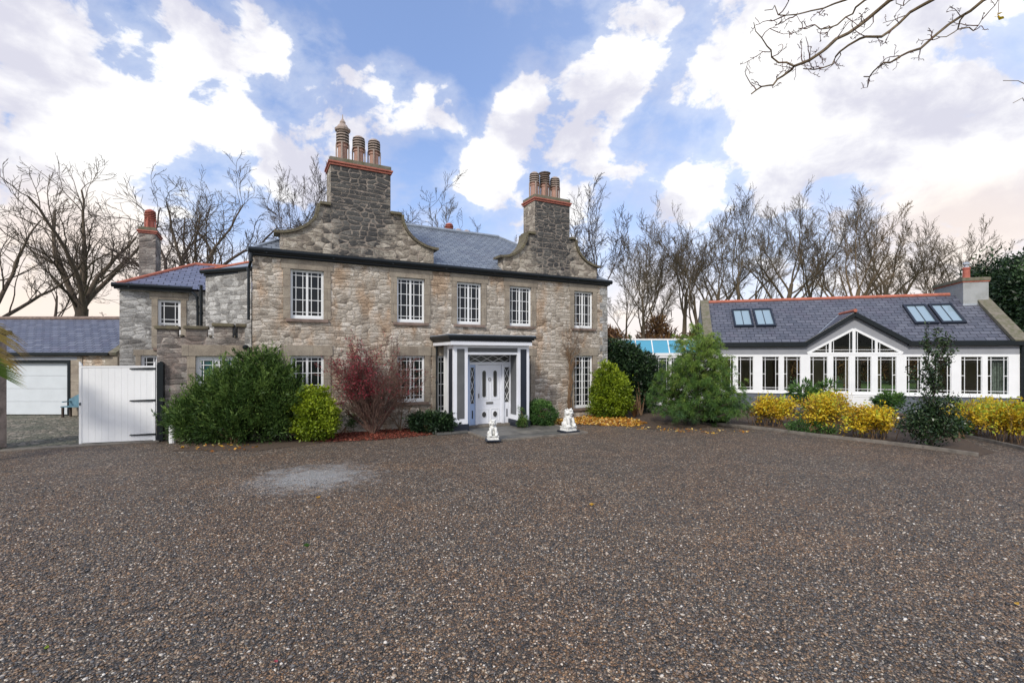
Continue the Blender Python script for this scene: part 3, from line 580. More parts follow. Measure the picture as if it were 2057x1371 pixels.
dutch(U(551),U(643),U(664),U(785),U(806),U(880),6.28,7.35,U(722),8.68,[(U(693),1.05,'big',MPOT,MPOTW),(U(725)+.02,.95,False,MPOT,MPOTW),(U(756)+.03,.95,False,MPOT,MPOTW)])
dutch(U(1004),U(1060),U(1075),U(1145),U(1163)-.2,U(1205),6.28,7.33,U(1110),8.68,[(U(1086),.98,False,MPOT,MPOTW),(U(1107),1.02,'small',MPOT,MSILL),(U(1126)+.04,.95,False,MPOT,MPOTW)])
# rear stack with three pots seen over the ridge
stack(house,6.5,8.0,5.6,6.3,6.5,7.75,[(U(903,5.9),.95,False,MPOTR,MPOTR),(U(921,5.9),.72,False,MPOTR,MPOTW),(U(938,5.9),.72,False,MPOT,MPOTW)],MSG)
# downpipes
downpipe(house,[(-.02,-.12,EZ+.05),(-.03,-.12,EZ-.2),(-.10,.04,EZ-.45),(-.10,.06,3.6)]); 
pu=U(876); downpipe(house,[(pu,-.07,3.0),(pu,-.07,1.6),(pu,-.07,.1)],.035)
# --- canted upper wing over the flat roof (white-grey stone)
def loc(px,d):   # world depth on that column -> house local
    X=(px-1028.5)/F*d-HO[0]; Y=d-HO[1]; return (X*hc+Y*hs,-X*hs+Y*hc)
a1=loc(413,16.0); a2=loc(470,15.5); a3=loc(505,15.25); zc=5.22
m=MB(); a0=(a1[0]+.3,a1[1]+3.5)
m.poly([(*a0,2.8),(*a1,2.8),(*a1,zc),(*a0,zc)][::-1]); m.poly([(*a1,2.8),(*a3,2.8),(*a3,zc),(*a1,zc)])
m.poly([(*a1,zc),(*a3,zc),(0,3.5,zc),(*a0,zc)])
m.build('canted_wing_wall',MSG,house)
m=MB(); rz=zc+.42
b1=(a1[0]-.12,a1[1]-.08,zc+.07); b3=(a3[0]+.1,a3[1]-.12,zc+.07); t1=(a1[0]+.45,a1[1]+.5,zc+.22);t3=(a3[0]+.3,a3[1]+.8,rz+.05)
m.poly([b1,b3,t3,t1]); m.poly([b1,t1,(a0[0]-.1,a0[1],zc+.1)]); m.poly([t1,t3,(0,4,rz),(a0[0],a0[1],zc+.1)]); m.build('canted_wing_roof',MLEAD,house)
MB().tube([(b1[0],b1[1],b1[2]+.05),(t1[0]-.2,t1[1]-.2,t1[2]+.06),(t3[0],t3[1],t3[2]+.04)],.045,6).build('red_hip_tiles',MRED,house)
m=MB(); m.tube([(b1[0],b1[1],b1[2]),(b3[0],b3[1],b3[2])],.07,8); m.bar((b1[0]+.08,b1[1]+.08,zc-.0),(b3[0],b3[1]+.08,zc-.0),.05,.12); m.build('canted_wing_gutter',MBK,house)
# --- single storey crenellated wing
n0=1.12; w0,w1=U(315,n0),U(500,n0)+.9; 
m=MB(); wo=(U(393,n0),U(478,n0),.85,2.52)
wall_panel(m,w0,w1,0,3.10,n0,[wo])
xs=[U(p,n0) for p in (315,357,373,416,430,467,478)]+[w1]
m.box(xs[0],xs[1],n0,n0+.35,3.104,3.32).box(xs[2],xs[3],n0,n0+.35,3.104,3.34).box(xs[4],xs[5],n0,n0+.35,3.104,3.44).box(xs[6],xs[7],n0,n0+.35,3.104,3.44)
m.poly([(w0,n0,0),(w0,n0,3.1),(w0,n0+4,3.1),(w0,n0+4,0)]); m.poly([(w0,n0,3.1),(w1,n0,3.1),(w1,n0+4,3.1),(w0,n0+4,3.1)])
m.build('crenellated_wing_wall',MSD,house)
m=MB()
for i,(a,b,z) in enumerate(((xs[0],xs[1],3.32),(xs[2],xs[3],3.34),(xs[4],xs[5],3.44),(xs[6],xs[7],3.44))): m.box(a-.06,b+.04,n0-.07,n0+.40,z,z+.10)
for a,b in ((xs[1],xs[2]),(xs[3],xs[4]),(xs[5],xs[6])): m.box(a+.045,b-.065,n0-.05,n0+.38,3.104,3.16)
m.build('parapet_coping',MCOP,house,bev=.015)
x0,x1,z0,z1=wo; fw=MB(); yy=n0+.09
fw.box(x0,x0+.09,yy,yy+.07,z0,z1).box(x1-.09,x1,yy,yy+.07,z0,z1).box(x0+.09,x1-.09,yy,yy+.07,z1-.09,z1).box(x0+.09,x1-.09,yy,yy+.07,z0,z0+.09)
xm=(x0+x1)/2; sash(fw,x0+.092,xm-.02,z0+.092,z1-.092,yy+.005,(.15,.85),(.1,.5,.9),.05,.024); sash(fw,xm+.02,x1-.092,z0+.092,z1-.092,yy+.005,(.15,.85),(.1,.5,.9),.05,.024); fw.box(xm-.02,xm+.02,yy,yy+.06,z0+.09,z1-.09)
wn_=fw.build('window',MWH,house); MB().box(x0+.05,x1-.05,yy+.04,yy+.046,z0+.05,z1-.05).build('pane',glass('teal_window_glass',(.03,.10,.10)),wn_)
q=MB(); q.box(x0-.22,x0,n0-.02,n0+.08,z0,z1).box(x1,x1+.2,n0-.02,n0+.08,z0,z1).box(x0-.35,x1+.3,n0-.025,n0+.08,z1,z1+.34); q.build('surround',MASH,wn_,bev=.01)
# --- rear left block with hip roof
n1=4.9; q0,q1=U(240,n1),U(240,n1)+5.6; ez=4.93
lw=(U(317,n1),U(363,n1),UZ(340,690,n1)-.15,UZ(340,602,n1))
gwx=(U(283,n1),U(318,n1),.3,2.55)
m=MB(); wall_panel(m,q0,q1,0,ez,n1,[lw,gwx]); m.poly([(q0,n1,0),(q0,n1,ez),(q0,n1+5,ez),(q0,n1+5,0)]); m.poly([(q1,n1,0),(q1,n1+5,0),(q1,n1+5,ez),(q1,n1,ez)]); m.poly([(q0,n1+5,0),(q0,n1+5,ez),(q1,n1+5,ez),(q1,n1+5,0)])
m.build('rear_block_wall',MSG,house)
MB().box(q0+.1,q1-.1,n1+.2,n1+.24,.1,ez-.1).build('rear_lining',MIN,house)
window(house,*lw,n1,style='sash',surr=(.18,.26)); window(house,*gwx,n1,style='sash',surr=(.15,.2),sill=False)
A=(q0-.15,n1-.15,ez+.05);B=(q1+.1,n1-.15,ez+.05);Cc=(q1+.1,n1+5.1,ez+.05);Dd=(q0-.15,n1+5.1,ez+.05);P=(q0+2.0,n1+2.5,6.32);Q=(q1-1.4,n1+2.5,6.32)
m=MB()
for f in ((A,B,Q,P),(B,Cc,Q),(Cc,Dd,P,Q),(Dd,A,P),(Dd,Cc,B,A)): m.poly(f)
rf=m.build('rear_block_roof',slate('slate_light_joint',(.085,.095,.15),(.19,.21,.30),.35,.22,.36,.014),house)
m=MB(); m.tube([A,P,Q,B],.075,8); m.tube([Dd,P],.075,8); m.build('ridge_tiles',MRED,rf)
gutter(house,q0-.12,U(384,n1),n1-.17,ez+.02,'rear_block_gutter',h=.13)
downpipe(house,[(U(384,n1),n1-.15,ez),(U(396,n1-.3),n1-.3,ez-.25),(U(397,n1-.3),n1-.3,ez-.6),(U(397,n1-.3),n1-.3,3.0)],.045)
downpipe(house,[(U(404,3.2),3.2,4.95),(U(404,3.2),3.2,4.0),(U(404,3.2),3.2,3.15)],.05)
stack(house,q0+.0,q0+.56,n1+3.2,n1+4.45,4.6,7.55,[(q0+.28,.80,False,MPOTR,MPOTR)],MSD)
# --- PORCH
pf=-1.60            # front plane of the pillars
c0,c1=U(901,-1.89),U(901,-1.89)+3.27
porch=MB().box(c0+.12,c1-.12,-1.78,-.03,2.882,3.02).build('porch',MWH2,house)
m=MB()
for (o,za,zb) in ((.0,3.12,3.205),(.05,3.06,3.12),(.11,2.98,3.06),(.17,2.93,2.98)): m.box(c0+o,c1-o,-1.89+o,-.0,za,zb-.001)
m.build('cornice',MBK,porch,bev=.012)
MB().box(c0+.02,c1-.02,-1.87,-.0,3.205,3.23).build('lead_flashing',MLEAD,porch)
pl0,pl1=U(911,pf),U(940,pf); pr0,pr1=U(1040,pf),U(1063,pf); dn=pf+.66; zt=2.88; gz=.05
# beam over the opening with grey inset
m=MB(); m.box(pl1,pr0,pf+.02,pf+.2,2.80,2.88).box(pl1,pr0,pf+.02,pf+.2,2.57,2.65).build('beam',MWH2,porch)
MB().box(pl1,pr0,pf+.05,pf+.16,2.65,2.80).build('beam_panel',MGY,porch)
def pillar(x0,x1,y0,y1,facemat,sidemat):
    p=MB().box(x0,x1,y0,y1,gz+.22,zt).build('pillar',MWH2,porch,bev=.006)
    wq=(x1-x0)*.24
    MB().box(x0+wq,x1-wq,y0-.006,y0+.01,gz+.40,zt-.12).build('pillar_panel',facemat,porch)
    MB().box(x0-.006,x0+.01,y0+.10,y1-.12,gz+.40,zt-.12).build('pillar_panel',sidemat,porch)
    MB().box(x0-.035,x1+.035,y0-.035,y1+.02,0,gz+.22).build('pillar_plinth',MNV,porch,bev=.01)
pillar(pl0,pl1,pf,pf+.56,MGY,MNV); pillar(pr0,pr1,pf,pf+.64,MNV,MGY)
# reeded edges beside the openings, responds on the house wall
for u_ in (U(897,-.1),pr1+.02): MB().box(u_-.08,u_+.08,-.12,-.01,.1,zt).build('respond',MWH,porch,bev=.01)
# side walls of vestibule behind the door screen
d0,d1=U(941,dn),U(1027,dn)
m=MB(); m.box(d0-.10,d0,dn+.04,-.03,0,zt); m.box(d1,d1+.10,dn+.04,-.03,0,zt); m.build('vestibule_wall',MWH,porch)
MB().box(d0-.1,d0,dn-.10,dn+.038,.05,zt-.0).box(d0,d0+.03,dn-.02,dn+.05,.05,2.4).build('blue_reveal_board',MBL,porch)
# door screen: frame, fanlight, sidelights, door
ux=lambda px:U(px,dn)
fx=[ux(943),ux(957),ux(1010),ux(1026)]
zfl0,zfl1=2.25-.0,2.55-.17; zfl0=2.31; zfl1=2.54
m=MB(); m.box(d0+.03,d1,dn,dn+.10,zfl1,2.87).box(d0+.03,d1,dn-.02,dn+.10,2.22,zfl0)
m.box(fx[1]-.045,fx[1]+.045,dn-.03,dn+.10,.12,2.22).box(fx[2]-.045,fx[2]+.045,dn-.03,dn+.10,.12,2.22).box(d0+.03,fx[0]+.02,dn,dn+.1,.12,2.22).box(fx[3]-.02,d1,dn,dn+.1,.12,2.22)
m.build('door_frame',MWH2,porch,bev=.006)
MB().box(d0+.03,d1,dn+.05,dn+.056,zfl0,zfl1).build('fanlight_pane',GGY,porch)
m=MB(); W=(d1-d0-.06)/3.5
for k in range(4):
    x=d0+.03+k*W
    for za,zb in ((zfl0,zfl1),(zfl1,zfl0)):
        xb=min(x+W,d1); f=(xb-x)/W; m.bar((x,dn+.035+(.006 if za<zb else 0),za),(xb,dn+.035+(.006 if za<zb else 0),za+(zb-za)*f),.018,.018,up=(0,1,0))
m.build('fanlight_lattice',MWH,porch)
for a,b,cm in ((fx[0]+.02,fx[1]-.045,MBL),(fx[2]+.045,fx[3]-.02,MWH2)):
    s=MB(); s.box(a,b,dn+.015,dn+.07,.12,.86).box(a,a+.025,dn+.015,dn+.07,.86,2.22).box(b-.025,b,dn+.015,dn+.07,.86,2.22).box(a+.025,b-.025,dn+.015,dn+.07,2.12,2.22); so_=s.build('sidelight',cm,porch)
    MB().box(a+.02,b-.02,dn+.05,dn+.055,.86,2.12).build('sidelight_pane',GGY,porch)
    MB().box((a+b)/2-.022,(a+b)/2+.022,dn+.008,dn+.03,.34,.62).build('sidelight_slot',MNV,porch)
    s=MB()
    for k in range(3):
        za=.86+k*.42; zb=za+.42
        for t,(xa,xb) in enumerate(((a+.025,b-.025),(b-.025,a+.025))): s.bar((xa,dn+.03+t*.006,za),(xb,dn+.03+t*.006,zb),.014,.014,up=(0,1,0))
    s.build('sidelight_lattice',MWH,porch)
dl,dr=fx[1]+.05,fx[2]-.05; door=MB().box(dl,dr,dn+.03,dn+.075,.13,2.21).build('door',MWH2,porch,bev=.004)
dw=dr-dl
def ring(m,cx,cz,rx,rz,y,n=20,w=.02,cap=True,h=0):
    pts=[(cx+rx*math.cos(2*PI*k/n),cz+(h if math.sin(2*PI*k/n)>=0 else -h)+rz*math.sin(2*PI*k/n)) for k in range(n)]
    m.prism(pts,y-w,y)
m=MB(); p=MB()
for fxx in (.27,.73):
    cx=dl+dw*fxx; p.box(cx-dw*.175,cx-dw*.16,dn+.018,dn+.032,.98,2.10).box(cx+dw*.16,cx+dw*.175,dn+.018,dn+.032,.98,2.10).box(cx-dw*.16,cx+dw*.16,dn+.018,dn+.032,.98,.995).box(cx-dw*.16,cx+dw*.16,dn+.018,dn+.032,2.085,2.10)
    p.box(cx-dw*.175,cx-dw*.16,dn+.018,dn+.032,.22,.66).box(cx+dw*.16,cx+dw*.175,dn+.018,dn+.032,.22,.66).box(cx-dw*.16,cx+dw*.16,dn+.018,dn+.032,.645,.66)
    ring(p,cx,1.54,.088,.088,dn+.03,w=.012,h=.40); ring(p,cx,.46,.10,.125,dn+.03,w=.012)
    for zz_,rr_,hh_ in ((1.54,(.068,.068),.40),(.46,(.078,.10),0)):
        m=MB(); ring(m,cx,zz_,*rr_,dn+.015,w=.006,h=hh_); m.build('door_glass',GGY,porch)
p.build('door_moulding',MWH,porch)
MB().box((dl+dr)/2-.13,(dl+dr)/2+.13,dn+.005,dn+.03,.83,.90).build('letterbox',MBRASS,porch); m=MB(); pts=[((dl+dr)/2+.05*math.cos(t),dn+.01,1.70+.05*math.sin(t)) for t in np.linspace(0,2*PI,13)]; m.tube(pts,.010,6,cap=False); m.build('door_knocker',MBRASS,porch); MB().box(dl+.03,dl+.06,dn+.0,dn+.03,1.05,1.2).build('door_handle',MBRASS,porch)
MB().box(d0-.02,d1+.02,dn-.14,dn+.1,.0,.118).build('door_step',MCON,porch,bev=.01)
# wall light
lm=HW(U(493,n0-.12),n0-.12,UZ(493,697,n0)); t=MB().ell((0,0,0),(.09,.10,.08)).tube([(0,.1,.0),(0,.22,.05)],.03,6).build('wall_light',MBK); t.location=lm; t.rotation_euler=(0,0,HA); tag(t,'small dark round lamp on the low wing wall beside its window','wall lamp')
# ------------------------------------------------------------------ terrace and guardian lions
def flag_mat():
    m,gg,b=newmat('flagstone'); uv=gg.add('ShaderNodeUVMap').outputs[0]
    br=gg.add('ShaderNodeTexBrick',{'Vector':uv,'Color1':(.10,.10,.095,1),'Color2':(.17,.16,.145,1),'Mortar':(.04,.04,.038,1),'Scale':1.0,'Mortar Size':.012,'Brick Width':.95,'Row Height':.6})
    n=gg.noise(uv,3,5,.65).outputs['Fac']; c=gg.mix(1.0,br.outputs[0],gg.ramp(n,[(.3,(.55,.55,.55)),(.7,(1.4,1.38,1.3))]),'MULTIPLY')
    setc(gg,b,'Base Color',c); b.inputs['Roughness'].default_value=.55; bump(gg,b,n,.3,.01); return m
MFLAG=flag_mat()
ter=empty('entrance_terrace',(HO[0],HO[1],0),HA,label='grey flagstone terrace with pale edging in front of the porch',cat='terrace')
tn=-3.72; t0,t1=U(990,tn),U(990,tn)+3.45
MB().box(t0+.08,t1-.08,tn+.08,-.01,-.02,.042).build('paving_slabs',MFLAG,ter)
MB().box(t0,t1,tn,tn+.078,-.02,.062).box(t0,t0+.078,tn+.08,-1.6,-.02,.062).box(t1-.078,t1,tn+.08,-.9,-.02,.062).build('edging',MCON,ter,bev=.01)
tag(MB().box(0,1.1,0,.55,0,.075).build('stone_step',MFLAG,bev=.015),'low dark stone slab at the left foot of the porch','step')
st_=bpy.data.objects['stone_step']; st_.location=HW(c0-.35,-1.85,0); st_.rotation_euler=(0,0,HA)
def lion(px,py,top,label,rz):
    x,y=GP(px,py); y+=.05; H_=(py-top)/F*y; s=H_/1.0
    e_=empty('guardian_lion_statue',(x,y,.045),rz,label=label,cat='statue',group='white stone lions on the terrace'); e_.scale=(s,s,s)
    MB().box(-.34,.34,-.34,.34,0,.06).build('base_slab',MNV,e_,bev=.01)
    m=MB().slab([(-.24,-.24),(.24,-.24),(.24,.24),(-.24,.24)],.06,.2).slab([(-.26,-.26),(.26,-.26),(.26,.26),(-.26,.26)],.19,.235).slab([(-.26,-.26),(.26,-.26),(.26,.26),(-.26,.26)],.06,.10); m.build('pedestal',MLION,e_,bev=.015)
    b=MB(); E=b.ell
    E((0,.08,.38),(.20,.19,.17)); E((0,.02,.52),(.165,.15,.17)); E((0,-.05,.60),(.15,.13,.14))        # haunches, trunk, chest
    for sx in (-1,1):
        E((sx*.17,.05,.33),(.09,.17,.12)); E((sx*.17,-.13,.265),(.06,.11,.045))                     # hind thigh and paw
        b.tube([(sx*.12,-.10,.60),(sx*.125,-.17,.45),(sx*.12,-.19,.28)],[.075,.058,.052],10); E((sx*.12,-.225,.265),(.062,.08,.045))
        for k in (-1,0,1): E((sx*.12+k*.035,-.285,.255),(.022,.03,.03),8,6)
        E((sx*.105,-.06,.955),(.04,.03,.045)); E((sx*.135,-.07,.80),(.055,.08,.07))                # ears, cheeks
        E((sx*.055,-.215,.90),(.032,.025,.028))                                                 # eye bulges
        for k in range(5): E((sx*(.10+.03*math.sin(k)),.02-.02*k+.03,.66+.065*k),(.058,.058,.045))  # mane curls
        E((sx*.05,-.235,.79),(.035,.03,.03))
    E((0,-.07,.82),(.135,.14,.13)); E((0,-.19,.80),(.085,.085,.055)); E((0,-.255,.835),(.04,.03,.028)); E((0,-.18,.725),(.07,.075,.03)); E((0,-.13,.92),(.11,.08,.055))
    for k in range(4): E((-.09+.06*k,.07,.90-.01*(k%2)),(.05,.05,.05))
    for k in range(5): E((0,.13,.42+.10*k),(.09,.07,.065))
    E((0,-.16,.62),(.03,.03,.03)); E((0,.25,.42),(.06,.06,.16)); E((.17,-.21,.31),(.06,.06,.07))
    o=b.build('lion_body',MLION,e_,smooth=True); r=o.modifiers.new('remesh','REMESH'); r.mode='VOXEL'; r.voxel_size=.013; r.use_smooth_shade=True
    q=MB()
    for sx in (-1,1): q.ell((sx*.055,-.237,.905),(.012,.010,.012),8,6)
    q.ell((0,-.243,.758),(.05,.022,.012),8,6); q.build('eyes_and_mouth',MBK,e_,smooth=True)
lion(990,888,844,'smaller white stone lion statue on the near corner of the terrace',HA-.35)
lion(1142,870,822,'taller white stone lion statue on the right corner of the terrace',HA+.1)
# ------------------------------------------------------------------ GARAGE
gx0,gx1,gy=-27.0,-16.75,20.5
gar=empty('garage',(0,0,0),label='low garage with blue-grey slate roof and wide white panelled door',cat='garage')
m=MB(); dxa,dxb=AT(18-130,0,gy)[0],AT(137,0,gy)[0]; wall_panel(m,gx0,gx1,0,2.62,gy,[(dxa,dxb,0,2.28)],.2)
m.poly([(gx1,gy,0),(gx1,gy+6,0),(gx1,gy+6,2.62),(gx1,gy+3,4.3),(gx1,gy,2.62)]); m.poly([(gx0,gy,0),(gx0,gy,2.62),(gx0,gy+3,4.3),(gx0,gy+6,2.62),(gx0,gy+6,0)]); m.poly([(gx0,gy+6,0),(gx0,gy+6,2.62),(gx1,gy+6,2.62),(gx1,gy+6,0)]); m.build('wall',MST,gar)
m=MB(); m.box(dxb+.13,dxb+.62,gy-.03,gy+.05,0,2.5).box(gx1-.5,gx1+.02,gy-.025,gy+.05,0,2.5); m.build('rendered_piers',MASH,gar)
m=MB(); m.box(dxa,dxb+.4,gy-.034,gy-.004,2.36,2.50); m.build('lintel_board',MFAS,gar)
m=MB(); m.box(dxb,dxb+.12,gy-.05,gy+.1,0,2.36).box(dxa,dxb,gy-.05,gy+.1,2.24,2.36); m.build('door_frame',MBK,gar)
m=MB()
for k in range(4): m.box(dxa,dxb-.002,gy+.10,gy+.14,.04+.55*k,.04+.55*k+.543)
m.build('garage_door',MDOOR,gar,bev=.006)
m=MB(); m.poly([(gx0,gy-.12,2.60),(gx1-.25,gy-.12,2.60),(gx1-.25,gy+3,4.34),(gx0,gy+3,4.34)]); m.poly([(gx0,gy+3,4.34),(gx1-.25,gy+3,4.34),(gx1-.25,gy+6,2.60),(gx0,gy+6,2.60)]); rf=m.build('roof',slate('slate_violet',(.075,.085,.125),(.165,.18,.235),.38,.225,.37,.014),gar)
MB().tube([(gx0,gy+3,4.37),(gx1-.2,gy+3,4.37)],.09,8).build('ridge_tiles',MSILL,rf)
MB().box(gx0,gx1-.25,gy-.2,gy-.06,2.54,2.68).build('gutter',MBK,gar,bev=.02)
m=MB(); m.bar((gx1-.1,gy-.15,2.62),(gx1-.1,gy+3,4.42),.34,.12); m.bar((gx1-.1,gy+3,4.42),(gx1-.1,gy+6,2.62),.34,.12); m.build('gable_coping',MCAP,gar)
m=MB(); m.tube([(-13.4-.55+.0,0,0)]*2,.01,3)
# cable on wall, bench
be=empty('bench',(AT(148,0,gy-.5)[0]+.35,gy-.45,0),0,label='weathered teal wooden bench against the garage wall behind the gate',cat='bench')
MB().box(-.75,.75,-.22,.22,.42,.46).build('seat',MTEAL,be,bev=.008)
pts=[(-.75,.46)]+[(-.75+1.5*k/12,.72+.28*math.sin(PI*k/12)) for k in range(13)]+[(.75,.46)]
MB().prism(pts[::-1],.17,.21).build('backrest',MTEAL,be,bev=.006)
for sx in (-.68,.68):
    for sy in (-.18,.17): MB().box(sx-.035,sx+.035,sy-.035,sy+.035,0,.42).build('leg',MBC,be,bev=.006)
    MB().box(sx-.03,sx+.03,-.2,.18,.62,.66).build('armrest',MTEAL,be,bev=.006)
# gate
gl,gr=Vector((AT(160,0,13.7)[0],13.7,0)),Vector((AT(313,0,14.27)[0],14.27,0)); ga=math.atan2((gr-gl).y,(gr-gl).x); gw_=(gr-gl).length
gate=empty('driveway_gate',gl,ga,label='open white solid wooden gate leaf with long black strap hinges',cat='gate')
m=MB(); nb=11
for k in range(nb): m.box(.06+(gw_-.12)*k/nb,.06+(gw_-.12)*(k+1)/nb-.004,-.018,.018,.05,2.19)
m.box(.06,gw_-.06,-.012,.012,.05,2.19).box(0,gw_,-.03,.03,2.192,2.235); m.build('board_panel',MWH,gate)
MB().box(-.005,.06,-.035,.035,.03,2.19).prism([(-.005,2.236),(.06,2.236),(.06,2.27),(.03,2.33),(-.005,2.36)],-.035,.035).build('stile',MWH,gate,bev=.005); MB().box(gw_-.06,gw_,-.035,.035,.03,2.19).prism([(gw_-.06,2.236),(gw_,2.236),(gw_,2.36),(gw_-.03,2.33)],-.035,.035).build('stile',MWH,gate,bev=.005)
for z in (.22,1.22,2.15):
    MB().prism([(gw_-.62,z-.015),(gw_+.02,z-.028),(gw_+.02,z+.028),(gw_-.62,z+.015),(gw_-.64,z)],-.056,-.038).build('strap_hinge',MBK,gate)
MB().box(.01,.04,-.05,-.034,1.12,1.2).build('latch',MBK,gate)
gp=gr+(gr-gl).normalized()*.13; o=MB().prism([(-.085,0),(.085,0),(.085,2.26),(.06,2.34),(.0,2.37),(-.06,2.34),(-.085,2.26)],-.085,.085).build('gate_post',MBK,None,bev=.015); o.location=gp; o.rotation_euler=(0,0,ga); tag(o,'black wooden gate post the white gate hangs from','post')
x_,y_=GP(3,909); o=empty('gate_pier',(-14.36,12.95,0),.05,label='tall pale stone gate pier behind the palm at the left edge',cat='pier')
MB().box(-.4,.4,-.4,.4,0,3.1).build('shaft',MSTONEP,o,bev=.02); MB().slab([(-.48,-.48),(.48,-.48),(.48,.48),(-.48,.48)],3.1,3.22).build('cap',MCOP,o,bev=.02); MB().box(.18,.30,-.43,-.40,.36,.40).box(.28,.30,-.43,-.40,.36,.55).build('gate_hook',MBK,o)
x_,y_=GP(346,889); tag(MB().lathe([(.085,0),(.085,.45),(.07,.50),(.02,.53)],(x_,y_,0),12).build('bollard',MWH,smooth=False),'short off-white post at the wall foot beside the gate','post')
# ------------------------------------------------------------------ COTTAGE / SUNROOM
cot=empty('garden_cottage',(CO[0],CO[1],0),CA,label='low white-framed glazed cottage with blue slate roof and central gablet',cat='cottage')
CL=12.15; ce=3.08; cb=.78; dep=6.0
m=MB(); m.box(0,6.0,-.02,.12,0,cb).box(7.0,CL-.02,-.02,.12,0,cb).build('plinth_wall',MPLI,cot)
m=MB(); m.poly([(0,0,0),(0,0,ce),(0,3,5.3),(0,6,ce),(0,6,0)]); m.poly([(CL,.12,0),(CL,6,0),(CL,6,ce),(CL,3,5.3),(CL,.12,ce)]); 
wall_panel(m,0,CL,0,ce,6.0,[(.6,3.2,.6,2.5),(4.5,7.9,.2,2.5),(8.4,11.4,.5,2.5)],.1); m.build('wall',MFAS,cot)
m=MB(); m.box(.02,CL-.02,.2,5.8,-.0,.10).build('floor',MCREAM2,cot)
m=MB(); wall_panel(m,.02,CL-.02,.1,ce,5.75,[(.6,2.2,.6,2.4),(4.9,5.6,.2,2.4),(7.2,8.0,.2,2.4),(8.4,11.3,.5,2.4)],.2); m.poly([(.03,.2,.1),(.03,5.75,.1),(.03,5.75,ce),(.03,.2,ce)][::-1]); m.poly([(CL-.03,.2,.1),(CL-.03,5.75,.1),(CL-.03,5.75,ce),(CL-.03,.2,ce)]); m.box(4.0,4.12,2.6,5.75,.1,ce).build('inner_wall',MCREAM,cot)
# front glazed screen
glz=[(.55,1.20),(1.39,2.08),(2.46,3.18),(3.38,4.08),(4.47,5.18),(5.40,6.03,'d'),(6.26,6.89,'d'),(7.13,7.84),(8.21,8.75),(9.22,9.82),(10.17,10.89),(11.08,11.78)]
z0,z1=.90,2.50; fr=MB(); ops=[(o[0],o[1],z0,z1) for o in glz]
wall_panel(fr,.0,CL,z0-.12,2.60,-.04,ops,.10); fr.poly([(0,.06,.78),(0,.06,2.6),(CL,.06,2.6),(CL,.06,.78)][:0] or [(0,-.04,2.6),(CL,-.04,2.6),(CL,.06,2.6),(0,.06,2.6)]); fr.box(-.0,CL+.02,-.075,-.041,z0-.14,z0-.09)
fr.poly([(CL,-.04,.78),(CL,.14,.78),(CL,.14,2.6),(CL,-.04,2.6)]); fr.poly([(0,-.04,.78),(0,-.04,2.6),(0,.14,2.6),(0,.14,.78)])
fr.build('window_screen',MWH,cot)
for o in glz:
    m=MB(); a,b=o[:2]; door_=len(o)>2; zb=z0
    bw=.022; xa=a+(b-a)*.19; xb=b-(b-a)*.19
    m.box(a,a+.02,.0,.045,z0,z1).box(b-.02,b,.0,.045,z0,z1).box(a+.02,b-.02,0,.045,z0,z0+.02).box(a+.02,b-.02,0,.045,z1-.02,z1)
    m.box(xa-bw/2,xa+bw/2,.004,.04,z0+.02,z1-.02).box(xb-bw/2,xb+bw/2,.004,.04,z0+.02,z1-.02)
    for z in (z0+.13,z1-.13): m.box(a+.02,b-.02,.007,.037,z-bw/2,z+bw/2)
    if not door_: m.box(a+.02,xa-bw/2,.006,.036,1.67,1.70).box(xb+bw/2,b-.02,.006,.036,1.67,1.70)
    w_=m.build('window',MWH,cot); MB().box(a+.01,b-.01,.018,.022,z0+.01,z1-.01).build('pane',GCO,w_)
# door leaves' lower panels
m=MB(); m.box(5.28,6.13,-.06,-.03,.10,.775).box(6.15,7.0,-.06,-.03,.10,.775)
for a in (5.36,6.23): m.box(a,a+.69,-.075,-.061,.68,.70).box(a,a+.69,-.075,-.061,.18,.20)
m.box(6.128,6.150,-.052,-.041,.10,2.5); m.build('garden_door',MWH,cot)
# grey band, gablet
apx,apz=6.22,4.42; f0,f1=4.33,8.24
k_=(apz-ce)/(apx-f0)
m=MB(); m.box(0,f0,-.03,.1,2.602,ce).box(f1,CL,-.03,.1,2.602,ce)
zi=3.78
def zline(x,top=zi): return top-(top-2.66)*abs(x-apx)/(1.86)
m.prism([(f0,2.602),(4.36,2.602),(apx,zi+.04),(8.08,2.602),(f1,2.602),(f1,ce),(apx,apz-.0),(f0,ce)],-.028,.1); m.build('grey_band',MFAS,cot)
m=MB()
# white framework of the gable light
def tri(a,b):    # one light between x=a..b under the rake
    pts=[(a,2.70),(b,2.70)]; za,zb=zline(a,zi-.12),zline(b,zi-.12)
    return [(a,2.70),(b,2.70),(b,max(zb,2.71)),(a,max(za,2.71))]
m.box(4.38,8.06,-.05,.06,2.602,2.70)
for (xa,xb) in ((4.36,apx),(8.08,apx)): m.bar((xa,.0,2.66),(xb,.0,zi-.02),.10,.09,up=(0,1,0))
for x,wd in ((5.28,.10),(apx,.12),(7.08,.10)): m.box(x-wd/2,x+wd/2,-.046,.055,2.70,zline(x,zi)-.02)
for x in (5.13,5.42,6.06,6.36,6.93,7.22+.0): m.box(x-.011,x+.011,-.02,.04,2.70,zline(x,zi)-.05)
m.box(4.55,7.9,-.016,.036,2.80,2.822)
m.build('gable_light',MWH,cot); MB().prism([(4.55,2.70),(7.9,2.70),(apx,zi-.06)],.018,.022).build('gable_pane',GCO,cot)
